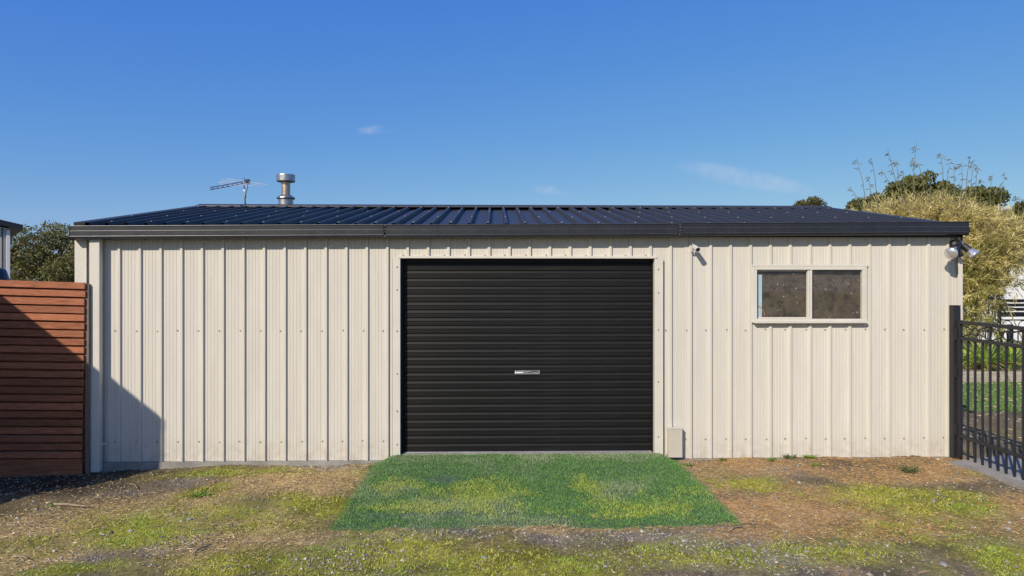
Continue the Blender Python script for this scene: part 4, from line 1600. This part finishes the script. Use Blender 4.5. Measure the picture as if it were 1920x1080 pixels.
STRAPS = [strap_mesh(.62, a_, w, c) for a_, w, c in
          ((.6, .015, (.34, .48, .09)), (.8, .016, (.42, .52, .10)), (1.15, .016, (.28, .42, .08)), (1.4, .015, (.50, .50, .14)), (.95, .014, (.18, .30, .06)), (1.5, .013, (.42, .33, .12)))]
plant_lab = ['green strappy plant against the shed corner behind the gate', 'green strappy plant behind the third and fourth gate bars', 'green strappy plant behind the gate nearest the right picture edge',
             'green strappy plant set back under the bamboo']
for j, (px, dy, nleaf, sc2) in enumerate(((1812, .62, 90, 1.0), (1851, .5, 100, 1.05), (1896, .66, 90, .95), (1874, 1.3, 60, .9))):
    q = at(px, 690, SY + dy)
    pl = thing('strappy_plant', (q.x, SY + dy, zs1 - .03), plant_lab[j], 'plant', 'strappy plants in the garden bed')
    for k in range(nleaf):
        o = bpy.data.objects.new('leaf', random.choice(STRAPS))
        COL.objects.link(o); o.parent = pl
        th = random.uniform(0, 6.283)
        rr = random.uniform(.0, .10)
        o.location = (rr * math.cos(th), rr * math.sin(th), 0)
        o.rotation_euler = (random.uniform(-.12, .12), random.uniform(-.1, .12), th + random.uniform(-.4, .4))
        s_ = random.uniform(.65, 1.15) * sc2
        s_ *= 1.25
        o.scale = (s_, s_, s_)

# white building and black fencing far right
wb = thing('white_building', (17.5, 15, 0), 'plain white building wall behind the bamboo at far right', 'building')
mb = MB(); mb.box(13.0, 24, 14, 20, -.2, 2.45); mb.build('wall', WHITEWALL, wb)
mb = MB(); mb.box(12.8, 24.2, 13.75, 20.2, 2.455, 2.62); mb.build('roof_edge', GUTTER, wb)
bf = thing('slat_screen', (at(1900, 560, 9).x, 9, 0), 'black horizontal slat screen in front of the white building', 'screen')
for k, (p0, p1) in enumerate(((561, 567), (569, 575), (577, 583), (585, 594))):
    a_, b_ = at(1873, p1, 9), at(1990, p0, 9)
    mb = MB(); mb.box(a_.x, b_.x, 9, 9.03, a_.z, b_.z); mb.build('slat', BLACK, bf, bevel=.003)
for px in (1874, 1990):
    a_ = at(px, 560, 9.05)
    mb = MB(); mb.box(a_.x - .03, a_.x + .03, 9.031, 9.08, -.1, a_.z + .01); mb.build('post', BLACK, bf)
bg = thing('ornate_fence', (at(1890, 640, 8.2).x, 8.2, 0), 'black ornate steel fence panel behind the strappy plants', 'fence')
y_ = 8.2
xa, xb = at(1848, 600, y_).x, at(2000, 600, y_).x
for py in (600, 622, 690):
    z = at(1900, py, y_).z
    mb = MB(); mb.box(xa, xb, y_ - .015, y_ + .015, z - .014, z + .014); mb.build('rail', BLACK, bg)
zt_, zm_, zb_ = at(1900, 600, y_).z, at(1900, 622, y_).z, at(1900, 690, y_).z
k = 0
x = xa
while x < xb:
    mb = MB(); mb.box(x - .009, x + .009, y_ - .009, y_ + .009, .1, zm_ - .0145); mb.build('bar', BLACK, bg)
    if k % 3 == 1:
        mb = MB()
        zc = (zt_ + zm_) / 2
        rr = (zt_ - zm_) / 2 - .016
        mb.path([(x + rr * math.cos(t), y_, zc + rr * math.sin(t)) for t in np.linspace(0, 6.283, 17)], [.009] * 17, 5)
        mb.build('ring', BLACK, bg)
    x += .12
    k += 1
mb = MB(); q = at(1897, 650, y_ - .1); mb.box(q.x - .04, q.x + .04, y_ - .1, y_ - .02, .0, at(1897, 608, y_).z); mb.build('post', BLACK, bg)


# ------------------------------------------------------------------ foliage
def blob_points(n, blobs, rg, shell=.55):
    """points filling ellipsoids, denser towards their surface; blobs: (x, y, z, rx, ry, rz)"""
    bl = np.array(blobs, float)
    vol = bl[:, 3] * bl[:, 4] * bl[:, 5]
    ix = rg.choice(len(bl), n, p=vol / vol.sum())
    d = unit(rg.normal(size=(n, 3)))
    r = rg.random(n) ** (1 / 3)
    r = np.where(rg.random(n) < shell, .75 + .25 * rg.random(n), r)
    b = bl[ix]
    return b[:, :3] + d * r[:, None] * b[:, 3:6], d, ix


def tree(name, label, base, blobs, n, leaf, width, col, alt, trunk_r, group, seed, droop=.3, sub=0, sub_r=.5, limbs=7):
    rg = np.random.default_rng(seed)
    t = thing(name, base, label, 'tree', group)
    if sub:
        q, d, ix = blob_points(sub, blobs, rg, .8)
        rr = sub_r * rg.uniform(.6, 1.3, sub)
        blobs2 = np.column_stack([q, rr, rr, rr * .75])
    else:
        blobs2 = np.array(blobs, float)
    p, d, ix = blob_points(n, blobs2, rg, .5)
    dd = unit(d * .6 + rg.normal(size=(n, 3)) + np.array((0, 0, -droop)))
    v = leaf_faces(p, dd, rg.uniform(.7, 1.3, n) * leaf, rg.uniform(.7, 1.3, n) * width, rg)
    tone = rg.uniform(.65, 1.35, len(blobs2))[ix][:, None]
    c = np.array(col)[None] * rg.uniform(.7, 1.3, (n, 1)) * tone
    m = rg.random(n) < .25
    c[m] = np.array(alt)[None] * rg.uniform(.7, 1.3, (m.sum(), 1))
    soup('crown', v, 4, c, LEAF, t, origin=base)
    mb = MB()
    bl = np.array(blobs, float)
    top = Vector((bl[:, 0].mean(), bl[:, 1].mean(), bl[:, 2].mean()))
    b = Vector(base)
    mid = b.lerp(top, .45) + Vector((rg.normal() * .1, 0, 0))
    mb.path([b - Vector((0, 0, .2)), b.lerp(mid, .5), mid], [trunk_r * 1.25, trunk_r, trunk_r * .8], 8)
    for k in range(limbs):
        e = Vector(blobs2[rg.integers(len(blobs2)), :3])
        st = b.lerp(mid, rg.uniform(.7, 1.0))
        m1 = st.lerp(e, .5) + Vector(rg.normal(size=3) * (e - st).length * .08) + Vector((0, 0, .1))
        mb.path([st, m1, e], [trunk_r * .55, trunk_r * .35, trunk_r * .12], 6)
    mb.build('trunk', BARK, t, smooth=True)
    return t


# left gum
q = at(92, 470, 13.0)
gx_, gy_ = q.x, 13.0
s13 = (13 + CAM_D) / FPX
tree('gum_tree', 'bushy olive green gum tree behind the timber fence', (gx_, gy_, 0),
     [(at(60, 465, 13).x, 13, 2.5, .75, .9, .9), (at(105, 468, 13).x, 13.2, 2.6, .7, .9, .85), (at(135, 480, 13).x, 13.4, 2.2, .8, .9, 1.0), (at(40, 500, 13).x, 12.8, 1.8, .9, .9, 1.1),
      (at(95, 520, 13).x, 12.9, 1.6, 1.1, .9, 1.0), (at(160, 470, 13).x, 13.2, 2.4, .6, .8, .9)],
     30000, .085, .018, (.150, .155, .045), (.27, .225, .10), .13, 'gum', 11, droop=.8, sub=110, sub_r=.34, limbs=9)

# far trees at the right
D2 = 28.0


def bl(px, py, rpx, rzpx, y):
    s = (y + CAM_D) / FPX
    p = at(px, py, y)
    return (p.x, y, p.z, rpx * s, rpx * s * .9, rzpx * s)


tree('pine_tree', 'large dark green tree rising behind the straw coloured bamboo', (at(1740, 560, D2).x, D2, 0),
     [bl(1755, 350, 32, 24, D2), bl(1700, 368, 42, 24, D2), bl(1800, 375, 40, 26, D2), bl(1850, 368, 26, 22, D2), bl(1640, 392, 42, 18, D2), bl(1750, 400, 90, 30, D2), bl(1860, 390, 22, 18, D2),
      bl(1720, 440, 110, 30, D2)],
     60000, .20, .055, (.135, .145, .042), (.22, .20, .065), .4, 'far trees', 12, droop=-.2, sub=240, sub_r=.42)
tree('pine_tree', 'dark green tree at the right picture edge behind bamboo', (at(1925, 560, D2 - 4).x, D2 - 4, 0),
     [bl(1905, 408, 26, 24, D2 - 4), bl(1945, 415, 40, 30, D2 - 4), bl(1900, 450, 34, 40, D2 - 4), bl(1930, 480, 40, 40, D2 - 4)],
     30000, .18, .05, (.10, .115, .035), (.17, .165, .05), .3, 'far trees', 13, droop=0, sub=120, sub_r=.42)
tree('pine_tree', 'distant tree top just showing above the roof ridge', (at(1527, 560, 48).x, 48, 0),
     [bl(1520, 389, 20, 12, 48), bl(1536, 384, 12, 9, 48), bl(1530, 410, 26, 20, 48)],
     9000, .22, .055, (.13, .12, .045), (.2, .16, .06), .3, 'far trees', 14, droop=0, sub=60, sub_r=.45)


# bamboo
def bamboo():
    rg = np.random.default_rng(21)
    BY = 6.6
    base = (at(1800, 640, BY).x, BY, .1)
    t = thing('bamboo_clump', base, 'tall straw coloured bamboo clump behind the right end of the shed', 'bamboo')
    s = (BY + CAM_D) / FPX

    def b(px, py, rx, rz, dy=0, ry=None):
        p = at(px, py, BY + dy)
        return (p.x, BY + dy, p.z, rx * s, (ry or rx) * s * .8, rz * s)
    blobs = [b(1665, 438, 60, 48), b(1725, 436, 65, 56), b(1785, 442, 65, 60), b(1840, 455, 55, 54), b(1625, 428, 34, 24, .2), b(1880, 455, 40, 45), b(1815, 480, 60, 70, -.3), b(1860, 510, 45, 50, -.2),
             b(1815, 550, 42, 60, -.3), b(1840, 575, 32, 45), b(1760, 480, 90, 80, .3), b(1690, 470, 90, 70, .3), b(1900, 450, 36, 34, .3), b(1810, 615, 30, 50, .1), b(1920, 470, 36, 34, .1),
             b(1825, 520, 36, 44, -.7), b(1808, 590, 30, 40, -.7), b(1850, 545, 30, 34, -.6), b(1870, 480, 40, 40, -.6)]
    n = 95000
    # sprays: each a bunch of leaves fanning from one point
    ns = 3000
    q, d, ix = blob_points(ns, blobs, rg, .75)
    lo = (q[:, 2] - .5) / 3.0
    pick = rg.integers(0, ns, n)
    axis = unit(d * .7 + rg.normal(size=(ns, 3)) * .4 + np.array((-.1, 0, .35)))
    u = rg.random((n, 1))
    p = q[pick] + axis[pick] * u * .28 + rg.normal(size=(n, 3)) * .022
    dd = unit(axis[pick] + rg.normal(size=(n, 3)) * .42)
    dd[:, 2] -= .30 * u[:, 0]
    dd = unit(dd)
    v = leaf_faces(p, dd, rg.uniform(.06, .16, n), rg.uniform(.004, .0085, n), rg)
    tone = rg.uniform(.5, 1.3, ns)[pick][:, None]
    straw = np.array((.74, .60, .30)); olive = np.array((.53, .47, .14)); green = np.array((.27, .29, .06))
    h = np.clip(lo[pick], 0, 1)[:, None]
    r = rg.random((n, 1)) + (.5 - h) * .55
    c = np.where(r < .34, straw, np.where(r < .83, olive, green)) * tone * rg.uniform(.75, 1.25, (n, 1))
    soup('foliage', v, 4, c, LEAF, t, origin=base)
    # canes in the mass
    mb = MB()
    for k in range(70):
        e = q[rg.integers(ns)]
        st = Vector((base[0] + rg.normal() * .45, base[1] + rg.normal() * .4, .05))
        e = Vector(e)
        m = st.lerp(e, .55) + Vector((0, 0, .25))
        mb.path([st, m, e], [.013, .010, .004], 5)
    mb.build('inner_canes', CANE, t, smooth=True, kind='stuff')
    tops = [(1594, 350, 1622, 375), (1606, 297, 1626, 372), (1628, 330, 1640, 370), (1633, 294, 1646, 360), (1664, 278, 1690, 350), (1652, 318, 1684, 355), (1680, 300, 1692, 345), (1694, 320, 1700, 350),
            (1719, 266, 1712, 340), (1711, 298, 1715, 340), (1722, 305, 1735, 340), (1763, 286, 1768, 340), (1783, 297, 1773, 345), (1789, 310, 1790, 350), (1803, 304, 1801, 350), (1818, 292, 1810, 350),
            (1827, 298, 1818, 360), (1832, 312, 1829, 360), (1861, 328, 1858, 380), (1884, 323, 1872, 400), (1904, 366, 1895, 400), (1912, 368, 1904, 402), (1840, 336, 1836, 370), (1742, 330, 1745, 360)]
    for px, py, bx_, by_ in tops:
        y0 = BY + rg.uniform(-.5, .5)
        a_, e = at(bx_, by_ + 30, y0), at(px, py, y0)
        m = a_.lerp(e, .55) + Vector((rg.normal() * .02, 0, .03))
        mb = MB()
        mb.path([a_, m, e], [.0075, .0055, .0028], 5)
        vs, cs = [], []
        for j in range(int(rg.integers(7, 13))):
            tt = rg.uniform(.42, 1.0) if j > 3 else rg.uniform(.85, 1.0)
            p0 = a_.lerp(m, tt * 2) if tt < .5 else m.lerp(e, tt * 2 - 1)
            sgn = -1 if rg.random() < .72 else 1
            dr = Vector((sgn * rg.uniform(.5, 1), rg.normal() * .5, rg.uniform(-.95, -.05))).normalized()
            L, w = rg.uniform(.06, .13), .009
            sd = dr.cross(Vector((0, 1, .3))).normalized() * w
            i = len(mb.v)
            mb.v += [tuple(p0), tuple(p0 + dr * L * .45 + sd), tuple(p0 + dr * L), tuple(p0 + dr * L * .45 - sd)]
            mb.f.append((i, i + 1, i + 2, i + 3))
        mb.build('cane', CANE_LEAF, t, fix=False)


CANE_LEAF = material('cane_and_leaf', (.15, .135, .075), rough=.65, var=.4, scale=9.)
bamboo()

# ------------------------------------------------------------------ small things on the ground
SMALL_SCALE = .62
small = [('pale_stone', 'pale grey stone lying in the grass at bottom centre', 908, 1048, .028), ('pale_stone', 'grey stone on gravel below right half of the mat', 1286, 1014, .026),
         ('pale_stone', 'small dark stone in the soil edge below the mat', 742, 988, .022), ('pale_stone', 'whitish stone near the bottom right corner', 1770, 1070, .034), ('pale_stone', 'small white stone beside the beige box foot', 1270, 862, .022),
         ('pale_stone', 'grey stone in the moss left of centre', 355, 976, .028), ('pale_stone', 'flat grey stone in the gravel on the left', 245, 996, .024), ('pale_stone', 'grey stone in the brown patch on the right', 1890, 997, .03)]
for name, label, px, py, r in small:
    x, y = onground(px, py, -.02)
    z = float(ground_z(x, y))
    mb = MB()
    bm = bmesh.new()
    r *= SMALL_SCALE
    bmesh.ops.create_icosphere(bm, subdivisions=2, radius=r)
    for v_ in bm.verts:
        v_.co *= random.uniform(.82, 1.12)
        v_.co.z *= .55
        v_.co.x *= 1.2
    me = bpy.data.meshes.new(name); bm.to_mesh(me); bm.free(); me.materials.append(STONE)
    o = bpy.data.objects.new(name, me); COL.objects.link(o)
    o.location = (x, y, z + r * .3); o.rotation_euler.z = random.uniform(0, 6)
    tag(o, label, 'stone', 'loose stones')
for label, a_, b_, r in (('dark twig lying on the dry grass at lower left', (360, 1049), (396, 1030), .008), ('long pale stick on the bark litter by the fence shadow', (103, 946), (168, 950), .010),
                         ('thin pale stick across the gravel at far left', (22, 1044), (52, 1048), .006), ('short dark twig on gravel right of the mat', (1368, 1004), (1392, 999), .007),
                         ('curved pale twig near the shed footing', (243, 906), (258, 916), .005)):
    xa, ya = onground(*a_, -.03); xb, yb = onground(*b_, -.03)
    pts = []
    for k in range(5):
        t = k / 4
        x, y = xa + (xb - xa) * t, ya + (yb - ya) * t
        pts.append((x + random.uniform(-.006, .006), y + .02 * math.sin(t * 3.1), float(ground_z(x, y)) + r + .008))
    mb = MB(); mb.path(pts, [r, r * .95, r * .85, r * .75, r * .5], 6)
    tag(mb.build('twig', TWIG, smooth=True), label, 'twig', 'fallen twigs')


# weeds at the wall foot
def weed(px, py, r, n, label, col):
    x, y = onground(px, py, -.01)
    z = float(ground_z(x, y))
    t = thing('weed', (x, y, z), label, 'weed', 'small weeds by the wall')
    rg = np.random.default_rng(int(px))
    p = np.stack([x + rg.normal(size=n) * r * .35, y + rg.normal(size=n) * r * .25, np.full(n, z)], 1)
    d = unit(np.stack([rg.normal(size=n) * .8, rg.normal(size=n) * .8, rg.uniform(.35, 1, n)], 1))
    v = leaf_faces(p, d, rg.uniform(.5, 1.2, n) * r, rg.uniform(.003, .007, n), rg, .2)
    soup('leaves', v, 4, np.array(col)[None] * rg.uniform(.7, 1.3, (n, 1)), LEAF, t, origin=(x, y, z))


weed(1446, 867, .06, 60, 'small green weed against the wall below window left edge', (.20, .27, .06))
weed(1480, 864, .07, 80, 'green weed tuft left of the brightest wall weed', (.15, .2, .07))
weed(1517, 863, .07, 80, 'bright green weed at wall foot under the window', (.2, .32, .05))
weed(1529, 879, .05, 50, 'small weed standing forward of the others', (.17, .28, .05))
weed(1292, 876, .05, 60, 'small green weed just right of the beige box', (.17, .27, .06))
weed(1355, 868, .05, 50, 'olive weed in the gravel right of the beige box', (.2, .22, .06))
weed(1706, 888, .10, 110, 'low grey green weed in front of the right wall end', (.17, .19, .07))
weed(105, 939, .045, 30, 'single bright green seedling in the fence shadow', (.2, .36, .06))
weed(375, 930, .07, 120, 'bright green grass tuft on the straw left of the mat', (.26, .36, .08))
